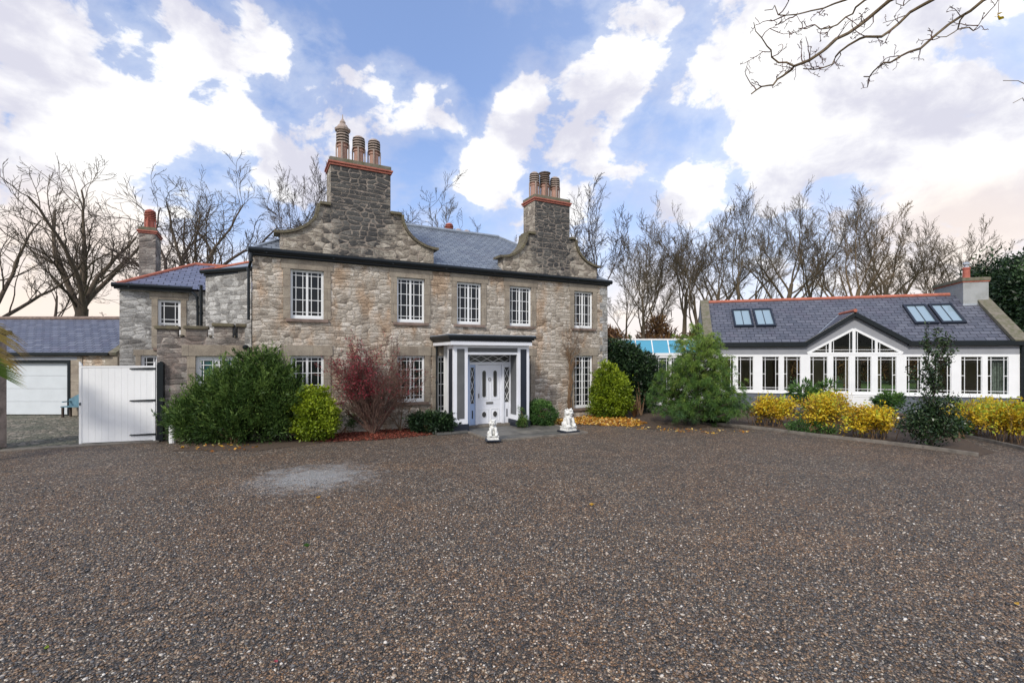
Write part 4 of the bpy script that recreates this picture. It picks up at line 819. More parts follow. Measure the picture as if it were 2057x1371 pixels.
# fascia
m=MB(); m.box(-.05,f0,-.22,-.03,ce-.11,ce+.10).box(f1,CL+.1,-.22,-.03,ce-.11,ce+.10); m.bar((f0-.05,-.13,ce+.03),(apx,-.13,apz+.0),.2,.19,up=(0,0,1)); m.bar((f1+.05,-.13,ce+.03),(apx,-.13,apz+.0),.2,.19,up=(0,0,1)); m.build('fascia_gutter',MBK,cot,bev=.01)
# roof
kk=2.35/3; rz=5.45; ey=-.20; ez_=3.1+kk*ey+.10
SLT=MSL2
nb_=(apz+.13-3.1)/kk
m=MB()
def rp(x,n): return (x,n,3.1+kk*n+.04)
# front slope with a notch for the gablet valleys
m.poly([rp(.3,ey),rp(f0-.12,ey),rp(apx,nb_),rp(apx,3),rp(.3,3)]); m.poly([rp(f1+.12,ey),rp(CL-.25,ey),rp(CL-.25,3),rp(apx,3),rp(apx,nb_)])
m.poly([rp(.3,3),rp(CL-.25,3),(CL-.25,6.2,3.1-.12),(.3,6.2,3.1-.12)])
m.poly([rp(f0-.12,ey),(apx,ey,apz+.13),rp(apx,nb_)]); m.poly([(apx,ey,apz+.13),rp(f1+.12,ey),rp(apx,nb_)])
rf=m.build('roof',SLT,cot)
MB().tube([(.32,3,5.50),(CL-1.0,3,5.50)],.085,8).tube([(apx,ey-.03,apz+.16),(apx,nb_,apz+.16)],.075,8).build('ridge_tiles',MRED,rf)
m=MB(); m.tube([rp(f0-.12,ey),rp(apx,nb_)],.03,5).tube([rp(f1+.12,ey),rp(apx,nb_)],.03,5).build('valley_flashing',MLEAD,rf)
# parapets
for xa,xb in ((-.12,.30),(CL-.25,CL+.27)):
    m=MB(); m.bar(((xa+xb)/2,-.2,3.12),((xa+xb)/2,3.0,5.56),xb-xa,.16); m.bar(((xa+xb)/2,3.0,5.56),((xa+xb)/2,6.2,3.1),xb-xa,.16); m.build('gable_coping',MCAP,cot,bev=.015)
m=MB(); m.prism([(-.12,0),(0,0),(0,3.0),(-.12,3.0)],-.1,6.1); m.poly([(-.12,-.1,3.0),(-.12,3,5.4),(-.12,6.1,3.0)][::-1]); m.build('end_wall',MFAS,cot)
# skylights
def sky_l(xa,xb,na=1.05,nb=2.30):
    m=MB(); h=.09
    def P3(x,n,o): return (x,n-o*.6,3.1+kk*n+.04+o)
    w=.09
    def q(x0,x1,n0,n1,o,mm=m):
        i=len(mm.v)
        for oo in (-.02,o):
            for (x,n) in ((x0,n0),(x1,n0),(x1,n1),(x0,n1)): mm.v.append(P3(x,n,oo))
        for f in ((3,2,1,0),(4,5,6,7),(0,1,5,4),(1,2,6,5),(2,3,7,6),(3,0,4,7)): mm.f.append(tuple(i+k for k in f)); mm.mi.append(0)
    q(xa,xb,na,na+w,h); q(xa,xb,nb-w,nb,h); q(xa,xa+w,na+w,nb-w,h); q(xb-w,xb,na+w,nb-w,h); q((xa+xb)/2-.015,(xa+xb)/2+.015,na+w,nb-w,.062)
    s_=m.build('skylight',MNV,cot); g2=MB(); q(xa+w,xb-w,na+w,nb-w,.045,g2); g2.build('skylight_pane',GSK,s_)
sky_l(1.38,2.28); sky_l(2.38,3.27); sky_l(8.96,9.87); sky_l(9.97,10.88)
# chimney on the right gable
c=MB().box(11.36,12.32,2.32,4.9,4.2,5.98).build('chimney',MCEM,cot,bev=.01)
MB().box(11.33,12.35,2.29,4.93,5.98,6.03).build('tile_course',MRED,c); MB().box(11.30,12.38,2.26,4.96,6.03,6.19).build('cap_slab',MCAP,c,bev=.02)
MB().box(11.30,12.36,2.22,2.318,4.85,4.97).build('lead_flashing',MMET,c)
MB().lathe([(.17,0),(.17,.06),(.145,.08),(.135,.5),(.16,.52),(.16,.57),(.13,.6)],(11.85,3.1,6.18),14).build('chimney_pot',MPOTR,c)
MB().tube([(11.85,3.1,6.75),(11.85,3.1,6.9)],.09,10).ell((11.85,3.1,6.95),(.15,.12,.10)).build('cowl',MMET,c)
downpipe(cot,[(CL+.06,-.1,3.05),(CL+.06,-.08,2.4),(CL+.06,-.08,.1)],.045)
# interior things
for i,(x,z,lb) in enumerate(((2.95,1.85,'framed picture on the brown wall seen through the third cottage window'),(6.6,1.8,'framed picture seen through the right leaf of the cottage door'))):
    P0=CW(x+.35,5.70 if i else 5.70,z); o=empty('picture_frame',P0,CA,label=lb,cat='picture'); MB().box(-.28,.28,0,.03,-.35,.35).build('frame',MBK,o); MB().box(-.22,.22,-.004,0,-.29,.29).build('print',MFAS,o)
m=MB()
for k in range(9): m.tube([(11.45+.09*k,.35+.03*(k%2),.15),(11.45+.09*k,.35+.03*(k%2),2.55)],.045,6)
o=m.build('curtain',MCUR); o.location=(CO[0],CO[1],0); o.rotation_euler=(0,0,CA); tag(o,'pale gathered curtain behind the last cottage window on the right','curtain')
tb=empty('dining_table',CW(8.6,3.0,.1),CA,label='dark wooden table inside the cottage behind the right windows',cat='table'); MB().box(-1.1,1.1,-.5,.5,.72,.77).build('tabletop',MSTEM,tb)
for sx in (-1,1):
    for sy in (-.42,.42): MB().box(sx-.04,sx+.04,sy-.04,sy+.04,0,.72).build('leg',MSTEM,tb)
# ------------------------------------------------------------------ CONSERVATORY LINK
cv=empty('conservatory',(0,0,0),0,label='glazed link with turquoise tinted glass roof between house and cottage',cat='conservatory')
y0=25.0; xa,xb=5.75,AT(1420,0,y0)[0]; ezc,rzc=2.66,3.38; yb=25.35; yk=27.0
m=MB(); n_=6; xs=[AT(p,0,y0)[0] for p in (1246,1279,1312,1345,1378,1411)]; m.box(xa,xb,y0-.06,y0+.06,ezc-.1,ezc+.03).box(xa,xb,yb-.04,yb+.04,rzc-.02,rzc+.06)
for x in xs: m.bar((x,y0,ezc+.03),(x,yb,rzc+.02),.05,.05)
m.build('roof_frame',MWH,cv); m=MB().poly([(xa,y0,ezc+.02),(xb,y0,ezc+.02),(xb,yb,rzc),(xa,yb,rzc)]).build('roof_glass',GBL,cv)
m=MB(); wx=[xa+.1+k*.78 for k in range(7)]; wall_panel(m,xa,xb,0,ezc-.1,y0-.03,[(x+.06,x+.72,.8,ezc-.22) for x in wx if x+.72<xb],.08); m.build('glazed_wall',MWH,cv)
for x in wx:
    if x+.72<xb:
        q=MB(); sash(q,x+.06,x+.72,.8,ezc-.22,y0,(.17,.83),(.07,.93),.02,.02); w_=q.build('window',MWH,cv); MB().box(x+.08,x+.7,y0+.02,y0+.025,.82,ezc-.24).build('pane',glass('green_grey_glass',(.03,.045,.035)),w_)
MB().poly([(xa,yb,rzc),(xb,yb,rzc),(xb,yk,rzc),(xa,yk,rzc)]).poly([(xa,yk,0),(xb,yk,0),(xb,yk,rzc),(xa,yk,rzc)]).poly([(xa,yb,0),(xa,yk,0),(xa,yk,rzc),(xa,yb,rzc)]).poly([(xa,y0,0),(xa,yb,0),(xa,yb,rzc),(xa,y0,ezc)][::-1]).build('back_wall',MFAS,cv)
# ------------------------------------------------------------------ TREES (bare)
def grow(rnd,out,p,d,L,r,lev,cfg):
    K=cfg['lev'][lev]; n=K['n']; step=L/n; pts=[p.copy()]; rad=[r]; wig=K['wig']; up=K['up']; d=d.normalized(); kids=[]
    bend=Vector((rnd.gauss(0,1),rnd.gauss(0,1),rnd.gauss(0,.6)))*wig*.35
    for i in range(n):
        j=Vector((rnd.gauss(0,1),rnd.gauss(0,1),rnd.gauss(0,1)))*wig
        if rnd.random()<.25: bend=Vector((rnd.gauss(0,1),rnd.gauss(0,1),rnd.gauss(0,.6)))*wig*.4
        d=(d+j+bend+Vector((0,0,up))).normalized(); p=p+d*step; t=(i+1)/n
        pts.append(p.copy()); rad.append(max(r*(1-t*(1-K.get('tip',.3))),cfg['rmin']))
        if lev+1<len(cfg['lev']) and t>=K['start']:
            q=K['kids']/n/(1-K['start']+1e-6); c=int(q)+(1 if rnd.random()<q-int(q) else 0)
            for _ in range(c): kids.append((p.copy(),d.copy(),t,rad[-1]))
    out.append((pts,rad,lev))
    for kp,kd,t,kr in kids:
        N=cfg['lev'][lev+1]; ax=kd.orthogonal().normalized(); ax=Matrix.Rotation(rnd.uniform(0,2*PI),3,kd)@ax
        ang=R(rnd.uniform(*N['ang'])); nd=Matrix.Rotation(ang,3,ax)@kd
        grow(rnd,out,kp,nd,L*N['len']*rnd.uniform(.7,1.2)*(1-.35*t if lev else 1),min(kr*.8,kr*N['rad']*rnd.uniform(.8,1.15)),lev+1,cfg)
def treemesh(out,name,mats,parent,sides=(9,7,5,4,3,3),split=1):
    a=MB(); b=MB()
    for pts,rad,lev in out: (a if lev<split else b).tube(pts,rad,sides[min(lev,5)],cap=False)
    def fast(m,n,mt):
        if not m.f: return None
        return npmesh(n,np.array(m.v),np.array([f for f in m.f if len(f)==4]),mt,parent,smooth=True)
    return fast(a,'trunk',mats),fast(b,'crown',mats)
def cfg_a(k=1.0,rm=.011,wig=.13):   # wide, crooked, few stout limbs
    return dict(rmin=rm,lev=[dict(n=7,wig=.04,up=.03,start=.62,kids=4.5*k,tip=.7),
     dict(n=11,wig=wig,up=.085,start=.18,kids=6.5*k,tip=.3,ang=(12,40),len=1.5,rad=.55),
     dict(n=9,wig=wig*1.15,up=.05,start=.15,kids=6*k,tip=.3,ang=(25,60),len=.50,rad=.48),
     dict(n=6,wig=wig*1.2,up=.05,start=.2,kids=5*k,tip=.4,ang=(25,60),len=.48,rad=.55),
     dict(n=4,wig=wig,up=.04,start=1,kids=0,tip=.6,ang=(20,55),len=.5,rad=.6)])
def cfg_b(k=1.0,rm=.0095,wig=.10):   # upright, many parallel limbs
    return dict(rmin=rm,lev=[dict(n=10,wig=.035,up=.04,start=.52,kids=7*k,tip=.30),
     dict(n=10,wig=wig,up=.09,start=.25,kids=6.5*k,tip=.25,ang=(18,50),len=.70,rad=.5),
     dict(n=8,wig=wig*1.1,up=.075,start=.10,kids=7*k,tip=.3,ang=(18,44),len=.46,rad=.42),
     dict(n=5,wig=wig*1.2,up=.07,start=.15,kids=5*k,tip=.4,ang=(20,48),len=.52,rad=.5),
     dict(n=3,wig=wig,up=.05,start=1,kids=0,tip=.6,ang=(20,45),len=.5,rad=.6)])
TREES={}
def tree(px,base_d,top,seed,kind,mat,label,r=.28,lean=(0,0),hfrac=.36,k=1.0,copy=None,rot=0,grp='bare winter trees behind the buildings',wig=None,rm=None):
    x=(px-1028.5)/F*base_d; H_=CAMZ+(HY-top)/F*base_d
    e_=empty('bare_tree',(x,base_d,0),rot,label=label,cat='tree',group=grp)
    if copy:
        for ch,h0 in TREES[copy]:
            c=ch.copy(); COL.objects.link(c); c.parent=e_
        s=H_/TREES[copy][0][1]; e_.scale=(s*.95,s*.95,s); return
    rnd=random.Random(seed); C_=(cfg_a if kind=='a' else cfg_b)
    kw={}
    if wig: kw['wig']=wig
    if rm: kw['rm']=rm
    cfg=C_(k,**kw); out=[]
    if kind=='b': hfrac=min(.74,hfrac*1.55)
    grow(rnd,out,Vector((0,0,-.1)),Vector((lean[0],lean[1],1)),H_*hfrac,r*(.95 if kind=='b' else 1),0,cfg)
    zm=max(p.z for pts,_,_ in out for p in pts); zs=sorted([pts[-1].z for pts,_,l in out]); zt=zs[min(len(zs)-1,int(len(zs)*.996))]; f=H_/zt
    out=[([Vector((p.x*min(f,1.15),p.y*min(f,1.15),p.z*f)) for p in pts],rad,l) for pts,rad,l in out]
    a,b=treemesh(out,'bare_tree',mat,e_); TREES[seed]=[(a,H_),(b,H_)]
tree(-25,26,250,11,'a',MBA,'big crooked bare tree cut by the left edge of the photo',.34,(.1,0),.34)
tree(163,30,305,12,'a',MBA,'wide bare tree rising behind the garage roof in front of the orange glow',.46,(.03,0),.30)
tree(272,27,318,13,'a',MBC,'gnarled dark bare tree leaning out from behind the small left chimney',.34,(.36,0),.40,wig=.2)
tree(436,29,305,14,'a',MBA,'bare tree with straight pale trunk between the two left chimneys',.33,(.0,0),.46)
tree(318,40,480,15,'b',MBB,'slim distant bare tree right of the small left chimney',.16)
tree(545,34,395,16,'b',MBC,'bare tree spreading just left of the left curved gable',.24,(.0,0),.36)
tree(622,37,340,17,'b',MBC,'dense bare tree right behind the left curved gable',.30,(0,0),.34,k=1.05)
tree(812,36,385,18,'a',MBC,'thin bare tree showing right of the tall left stack',.2,(.05,0),.36,k=1)
tree(905,42,415,0,'b',MBC,'bare tree crown over the slate ridge beside the rear pots',copy=15,rot=1)
tree(1022,38,430,29,'b',MBC,'round bare crown immediately left of the right stone stack',.28,(0,0),.36)
tree(1188,31,400,20,'b',MBC,'bare tree immediately right of the right stone stack',.26,(.0,0),.36,k=1.05)
tree(1300,36,440,21,'b',MBB,'twin-stemmed bare tree over the left part of the turquoise glass roof',.24,(-.05,0),.30)
tree(1366,37,395,22,'b',MBB,'bare tree over the right part of the turquoise glass roof',.30,(0,0),.40)
tree(1402,34,430,0,'b',MBB,'bare tree beside the left end of the cottage roof',copy=21,rot=2.1)
tree(1478,39,365,23,'b',MBB,'tall bare tree behind the left pair of skylights',.30,(0,0),.42)
tree(1562,35,368,24,'b',MBB,'thick-trunked bare tree between left skylights and gablet',.42,(0,0),.45,k=1.05)
tree(1640,40,380,0,'b',MBB,'bare tree behind the ridge left of the gablet peak',copy=22,rot=3.9)
tree(1706,34,372,25,'b',MBD,'pale stout bare tree directly behind the gablet peak',.42,(.02,0),.36,k=1.0)
tree(1762,39,395,0,'b',MBB,'bare tree just right of the gablet peak',copy=23,rot=1.3)
tree(1800,43,380,0,'b',MBB,'bare tree behind the right pair of skylights',copy=24,rot=2.2)
tree(1848,36,430,26,'b',MBB,'fine-twigged bare tree left of the cottage chimney',.26,(.05,0),.30,k=1.1)
tree(1905,42,425,0,'b',MBB,'bare tree rising behind the cottage chimney',copy=22,rot=5.2)
tree(90,42,420,0,'b',MBB,'small distant bare tree over the garage left end',copy=16,rot=2.2)
tree(1425,46,410,0,'b',MBB,'distant bare tree beyond the cottage left end',copy=24,rot=.4)
tree(1525,48,420,0,'b',MBB,'distant bare tree seen between two thick trunks left of the gablet',copy=23,rot=4.1)
tree(1255,44,480,0,'b',MBB,'small distant bare tree in the gap right of the house',copy=15,rot=2.2)
tree(1335,47,460,0,'b',MBB,'small distant bare tree between the two nearest trunks over the glass roof',copy=26,rot=2.9)
# low brush behind conservatory and along horizon
def brush(px0,px1,d,top,seed,label,n=1500,mat=None,size=.3,asp=.12):
    rg=np.random.default_rng(seed); X=np.array([(px0-1028.5)/F*d,(px1-1028.5)/F*d]); x=rg.uniform(X[0],X[1],n); 
    h=(CAMZ+(HY-top)/F*d)*(.7+.3*np.sin(x*1.1+seed)*np.sin(x*.37)); z=rg.random(n)**.8*h; P=np.stack([x,d+rg.normal(0,1.0,n),z],1); o=np.tile([0,0,1.],(n,1))
    return tag(leaves('hedge',P,size,mat or LBR,None,asp,None,seed,o,.45),label,'hedge',kind='stuff')
brush(1150,1440,31,655,1,'low rusty brown brush behind the turquoise glass roof',16000,size=.5,asp=.16)
brush(1250,1960,46,635,2,'brown and green undergrowth beneath the bare trees behind the cottage',26000,size=.7,asp=.15)
brush(-200,260,50,680,3,'distant dark brush line behind the garage',5000,size=.8)
brush(1000,3000,75,700,4,'far dark hedge closing the horizon behind the cottage',9000,LVD,1.6,.4)
brush(-1500,1000,75,702,5,'far dark hedge closing the horizon behind the house',9000,LVD,1.6,.4)
# evergreen at right
def evergreen(px,d,top,w,label,seed,mat=LVD):
    x=(px-1028.5)/F*d; H_=CAMZ+(HY-top)/F*d; r_=w/F*d; e_=empty('evergreen_tree',(x,d,0),label=label,cat='tree',group='dark evergreens at the right')
    rn=random.Random(seed); el=[(0,0,H_*.45,r_*.75,r_*.7,H_*.42)]+[(rn.uniform(-.6,.6)*r_,rn.uniform(-.5,.5)*r_,H_*rn.uniform(.35,.82),r_*.4,r_*.4,H_*.17) for _ in range(9)]
    P,O,T=clumps(el,520,60,.28,seed,(.7,1.02)); leaves('crown',P,.22,mat,e_,.4,T,seed,O,.5); MB().tube([(0,0,0),(.1,0,H_*.5),(0,0,H_*.8)],[.35,.25,.1],8).build('trunk',MBC,e_)
evergreen(1985,30,505,75,'dark evergreen directly right of the cottage chimney',31); evergreen(2075,27,500,80,'large dark evergreen cut by the right edge',32); evergreen(2150,24,560,90,'evergreen just past the right edge beyond the cottage corner',33)
# overhanging branches
ot=empty('overhanging_tree',(11.8,8.2,0),label='bare tree whose thin branches hang into the top right corner',cat='tree')
out=[]; rnd=random.Random(77)
def W(px,py,d): v=AT(px,py,d); return Vector((v[0]-11.8,v[1]-8.2,v[2]))
out.append(([Vector((0,0,0)),Vector((.1,0,3)),Vector((0,.1,6)),Vector((-.1,0,9.0)),Vector((-.1,0,11))],[.3,.26,.22,.17,.1],0))
LIM=[([(1788,0),(1755,28),(1704,67),(1659,98),(1626,121),(1595,133),(1572,153),(1553,171),(1530,174),(1509,189)],7.6,.032,(-.1,0,8.6)),
 ([(1595,133),(1564,126),(1549,101),(1530,76),(1514,45)],7.6,.016,None),
 ([(1873,0),(1828,25),(1788,62),(1760,74),(1727,78),(1687,104),(1676,121),(1654,136),(1614,138)],8.2,.028,(0,0,9)),
 ([(1976,0),(1929,34),(1873,76),(1825,105),(1788,126),(1755,143),(1735,154)],7.9,.027,(-.1,0,8.0)),
 ([(1940,27),(1924,59),(1901,74),(1881,73)],7.9,.013,None),([(1924,59),(1955,62),(1972,40),(1978,28)],7.9,.010,None),
 ([(1738,0),(1713,28),(1682,50),(1662,57),(1637,50),(1603,57)],7.2,.016,(-.1,0,8.6)),
 ([(1699,0),(1654,17),(1614,26),(1578,31),(1556,11),(1536,21)],7.0,.014,(-.1,0,8.6)),
 ([(1845,-10),(1815,12),(1800,0)],8.1,.009,None),([(2140,190),(2057,168),(2015,162)],8.0,.010,(0,0,5.5)),([(2130,200),(2057,203),(2035,207)],8.0,.008,None)]
tcfg=dict(rmin=.0045,lev=[{},{},dict(n=7,wig=.28,up=.0,start=.15,kids=3.2,tip=.4,ang=(30,80),len=1,rad=.6),dict(n=4,wig=.3,up=0,start=.2,kids=2.0,tip=.6,ang=(30,80),len=.38,rad=.6),dict(n=3,wig=.3,up=.0,start=1,kids=0,tip=.8,ang=(30,80),len=.4,rad=.8)])
for pl,d,r,root in LIM:
    P=[W(a,b,d+.25*math.sin(i*1.3)) for i,(a,b) in enumerate(pl)]
    if root:
        q=Vector(root); f=P[0]; mid=(q+f)/2+Vector((0,0,1.2)); pre=[q,(q*2+f)/3+Vector((0,0,1.0)),(q+f*2)/3+Vector((0,0,.8))]
    else: pre=[]
    # subdivide with slight crookedness
    S=[]
    for a,b in zip(P[:-1],P[1:]):
        S+= [a,(a+b)/2+Vector((rnd.gauss(0,.02),rnd.gauss(0,.03),rnd.gauss(0,.025)))]
    S.append(P[-1]); full=pre+S; n=len(full); rad=[max(r*2.0*(1-i/len(pre))+r if i<len(pre) else r*(1-.75*(i-len(pre))/len(S)),.005) for i in range(n)]
    out.append((full,rad,1))
    for i in range(2,len(S)-1):
        for _ in range(1 if rnd.random()<.62 else 0):
            d_=(S[i+1]-S[i]).normalized(); a=Vector((rnd.gauss(0,1),rnd.gauss(0,.6),rnd.gauss(0,1))); nd=(d_*.5+a*.5).normalized()
            grow(rnd,out,S[i],nd,rnd.uniform(.22,.55),.0085,2,tcfg)
a,b=treemesh(out,'overhanging_tree',MTW,ot,split=2,sides=(10,6,4,3,3,3)); a.data.materials.clear(); a.data.materials.append(MBD)
lv=AT(2005,31,7.8); P=np.array([[lv[0]-11.8+dx_,lv[1]-8.2,lv[2]+dz_] for dx_,dz_ in ((-.03,.0),(0,.03),(.02,0),(-.01,-.03),(.0,0))]); leaves('hanging_leaf',P,.09,LYE,ot,.6,np.full(5,.55),3)
MB().tube([(lv[0]-11.8,lv[1]-8.2,lv[2]),(lv[0]-11.78,lv[1]-8.2,lv[2]+.35),(lv[0]-11.5,lv[1]-8.2,lv[2]+.8)],.004,4).build('leaf_twig',MTW,ot)
# ------------------------------------------------------------------ SHRUBS
def shrub(name,label,cat,px,py,ells,nc,nl,sig,size,mat,seed,asp=.5,shell=(.5,1.03),outw=.5,group=None,stems=6,stemmat=None,flat=.8,dy=.0,parts=('foliage','stems'),up=.2,tshift=0,shoots=0,shootl=.3):
    x,y=GP(px,py); y+=dy; x*=y/(y-dy); e_=empty(name,(x,y,0),label=label,cat=cat,group=group)
    P,O,T=clumps(ells,nc,nl,sig,seed,shell,flat,up)
    if shoots:
        rs=np.random.default_rng(seed+9); ii=rs.choice(len(P),shoots)
        for i0 in ii:
            if P[i0,2]<.4: continue
            dd=O[i0]*.6+rs.normal(0,.35,3)+np.array([0,0,.55]); dd/=np.linalg.norm(dd); tt=rs.random(26)*shootl*rs.uniform(.5,1.3); q=P[i0]+dd*tt[:,None]+rs.normal(0,.012,(26,3)); P=np.vstack([P,q]); O=np.vstack([O,np.tile(dd,(26,1))]); T=np.concatenate([T,np.full(26,min(1,T[i0]+.1))])
    leaves(parts[0],P,size,mat,e_,asp,np.clip(T+tshift,0,1),seed,O,outw)
    rn=random.Random(seed); m=MB()
    for k in range(stems):
        e0=ells[k%len(ells)]; tx,ty,tz=e0[0]+rn.uniform(-.5,.5)*e0[3],e0[1]+rn.uniform(-.5,.5)*e0[4],e0[2]+e0[5]*.6
        m.tube([(rn.uniform(-.15,.15),rn.uniform(-.1,.1),0),(tx*.5+rn.uniform(-.1,.1),ty*.5,tz*.5),(tx,ty,tz)],[.03,.02,.008],5)
    m.build(parts[1],stemmat or MSTEM,e_); return e_
# 1 big shrub
shrub('evergreen_shrub','huge dark green feathery shrub spreading between the gate and the left windows','shrub',470,893,
 [(-1.0,.35,.85,.85,.7,.75),(.0,.35,1.1,1.0,.75,1.0),(.7,.4,1.45,.80,.7,1.0),(.55,.4,2.2,.50,.45,.50),(-1.45,.25,.55,.55,.5,.5),(1.3,.35,.9,.65,.6,.85),(-.75,.3,1.45,.45,.45,.35),(1.15,.4,1.95,.42,.4,.45),(0,.1,.5,1.6,.6,.5),(-.1,.35,1.9,.4,.4,.3)],820,60,.12,.11,LDG,41,.22,(.62,1.05),.6,flat=1.1,up=.5,stems=10,dy=.3,shoots=900,shootl=.36)
# 2 lime bush
shrub('lime_shrub','rounded lime green bush tucked against the huge dark shrub','shrub',632,884,[(0,0,.70,.55,.5,.62),(-.1,.05,1.15,.36,.35,.42),(.2,-.05,.45,.45,.42,.40)],260,60,.085,.075,LYG,42,.6,(.7,1.05),shoots=60,shootl=.12)
shrub('young_shrub','small wispy grey-green plant between the lime bush and the red shrub','plant',694,872,[(0,.15,.45,.28,.25,.42)],45,26,.07,.09,LMG,43,.3,(.2,1.0),dy=.2)
# 3 red shrub
MBSH=bark('dull_red_brown_twig',(.10,.055,.045),(.20,.12,.09))
def red_shrub():
    x,y=GP(748,872); e_=empty('crimson_shrub',(x,y+.1,0),label='vase-shaped bare-stemmed shrub with crimson leaf tips beside the house wall',cat='shrub')
    rn=random.Random(9); out=[]; cfg=dict(rmin=.0045,lev=[dict(n=9,wig=.07,up=.03,start=.22,kids=7,tip=.35),dict(n=6,wig=.10,up=.05,start=.15,kids=5,tip=.4,ang=(12,38),len=.50,rad=.6),dict(n=4,wig=.12,up=.05,start=.2,kids=2.5,tip=.5,ang=(15,45),len=.5,rad=.6),dict(n=3,wig=.12,up=.02,start=1,kids=0,tip=.7,ang=(15,45),len=.5,rad=.7)])
    for k in range(30):
        a=rn.uniform(0,2*PI); t=rn.uniform(.1,.95); t=t**.7; d=Vector((math.cos(a)*t*1.55,math.sin(a)*t*.5,1.2-.35*t)); grow(rn,out,Vector((math.cos(a)*.03,math.sin(a)*.03,0)),d,rn.uniform(1.7,2.15),.019,0,cfg)
    V=[];
    a_,b_=treemesh(out,'crimson_shrub',MBSH,e_,(5,4,3,3,3),split=1); a_.name='stems'; b_.name='twigs'
    P=[];
    for pts,rad,l in out:
        if l>=1:
            for p in pts:
                pr=.55 if p.z>1.25+p.x*.3 and p.x<.35 else (.10 if p.z>1.2 else .01)
                if rn.random()<pr*.95 and p.z>.5: P.append(p)
    P=np.array([tuple(p) for p in P]); P=P+np.random.default_rng(3).normal(0,.02,P.shape); leaves('leaves',P,.055,LRD,e_,.5,None,9); return len(P)
red_shrub()
def twiggy(px,py,label,seed,h=1.3,n=9,mat=MSTEM,dy=.0):
    x,y=GP(px,py); e_=empty('bare_shrub',(x,y+dy,0),label=label,cat='shrub'); rn=random.Random(seed); out=[]
    cfg=dict(rmin=.004,lev=[dict(n=7,wig=.12,up=.03,start=.25,kids=4,tip=.4),dict(n=5,wig=.13,up=.03,start=.2,kids=3,tip=.4,ang=(20,50),len=.5,rad=.6),dict(n=3,wig=.12,up=.03,start=1,kids=0,tip=.5,ang=(15,50),len=.5,rad=.6)])
    for k in range(n): a=rn.uniform(0,2*PI); grow(rn,out,Vector((0,0,0)),Vector((math.cos(a)*.5,math.sin(a)*.3,1)),h*rn.uniform(.6,1),.012,0,cfg)
    a_,b_=treemesh(out,'x',mat,e_,(5,3,3,3)); a_.name='stems'; b_.name='twigs'
twiggy(805,866,'sparse bare brown shrub in front of the second ground floor window',5,1.5)
# red mulch
def litter(name,poly_px,n,size,mat,label,cat,seed,z=.012,asp=.6):
    rg=np.random.default_rng(seed); P=np.array([GP(*p) for p in poly_px]); lo,hi=P.min(0),P.max(0); out=[]
    while len(out)<n:
        q=lo+(hi-lo)*rg.random(2); ins=False; j=len(P)-1
        for i in range(len(P)):
            if (P[i][1]>q[1])!=(P[j][1]>q[1]) and q[0]<(P[j][0]-P[i][0])*(q[1]-P[i][1])/(P[j][1]-P[i][1])+P[i][0]: ins=not ins
            j=i
        if ins: out.append((q[0],q[1],z+rg.random()*.03))
    N=len(out); d=rg.normal(size=(N,3)); d[:,2]*=.25; d/=np.linalg.norm(d,axis=1)[:,None]
    return tag(leaves(name,np.array(out),size,mat,None,asp,None,seed,d,.9),label,cat,kind='stuff')
litter('bark_mulch',[(600,886),(660,872),(700,862),(830,858),(880,868),(868,874),(760,884),(660,888)],5200,.06,LMU,'red bark mulch under the crimson shrub','mulch',1)
litter('fallen_leaves',[(1095,850),(1130,842),(1180,836),(1250,838),(1300,850),(1275,857),(1190,854),(1140,851),(1110,856)],3800,.10,LFA,'orange and brown fallen leaves on the bed right of the porch','fallen leaves',2)
litter('leaf_scatter',[(1240,852),(1400,862),(1530,868),(1440,872),(1330,868),(1250,860)],170,.07,LFA,'thin scatter of fallen leaves along the gravel edge by the pine','fallen leaves',3)
litter('dry_leaves',[(350,900),(420,893),(520,892),(500,906),(400,908)],45,.09,LFA,'few dry yellow leaves at the foot of the huge shrub','fallen leaves',4)
for i,(px,py,s,mt,lb) in enumerate(((617,1099,.11,LMG,'single green leaf lying on the gravel left of centre'),(640,1001,.10,LFA,'pale yellow leaf lying on the pale glare painted on the gravel'),(557,1332,.07,LRD,'small crimson leaf on the near gravel at the bottom'),(1189,1015,.09,LFA,'tan leaf lying on the gravel right of centre'),(2040,1218,.10,LFA,'orange leaf on the gravel at the right edge'),(88,1307,.08,LYG,'yellow-green leaf on the gravel at the bottom left'))):
    x,y=GP(px,py); o=leaves('fallen_leaf',np.array([[-s/2,0,.03],[-s/2,.01,.032]]),s,mt,None,.5,np.array([.8,.7]),i+50,np.tile([1,.2,.0],(2,1)),.97); o.location=(x,y,0); o.rotation_euler=(0,0,i); tag(o,lb,'leaf','single leaves on the gravel')
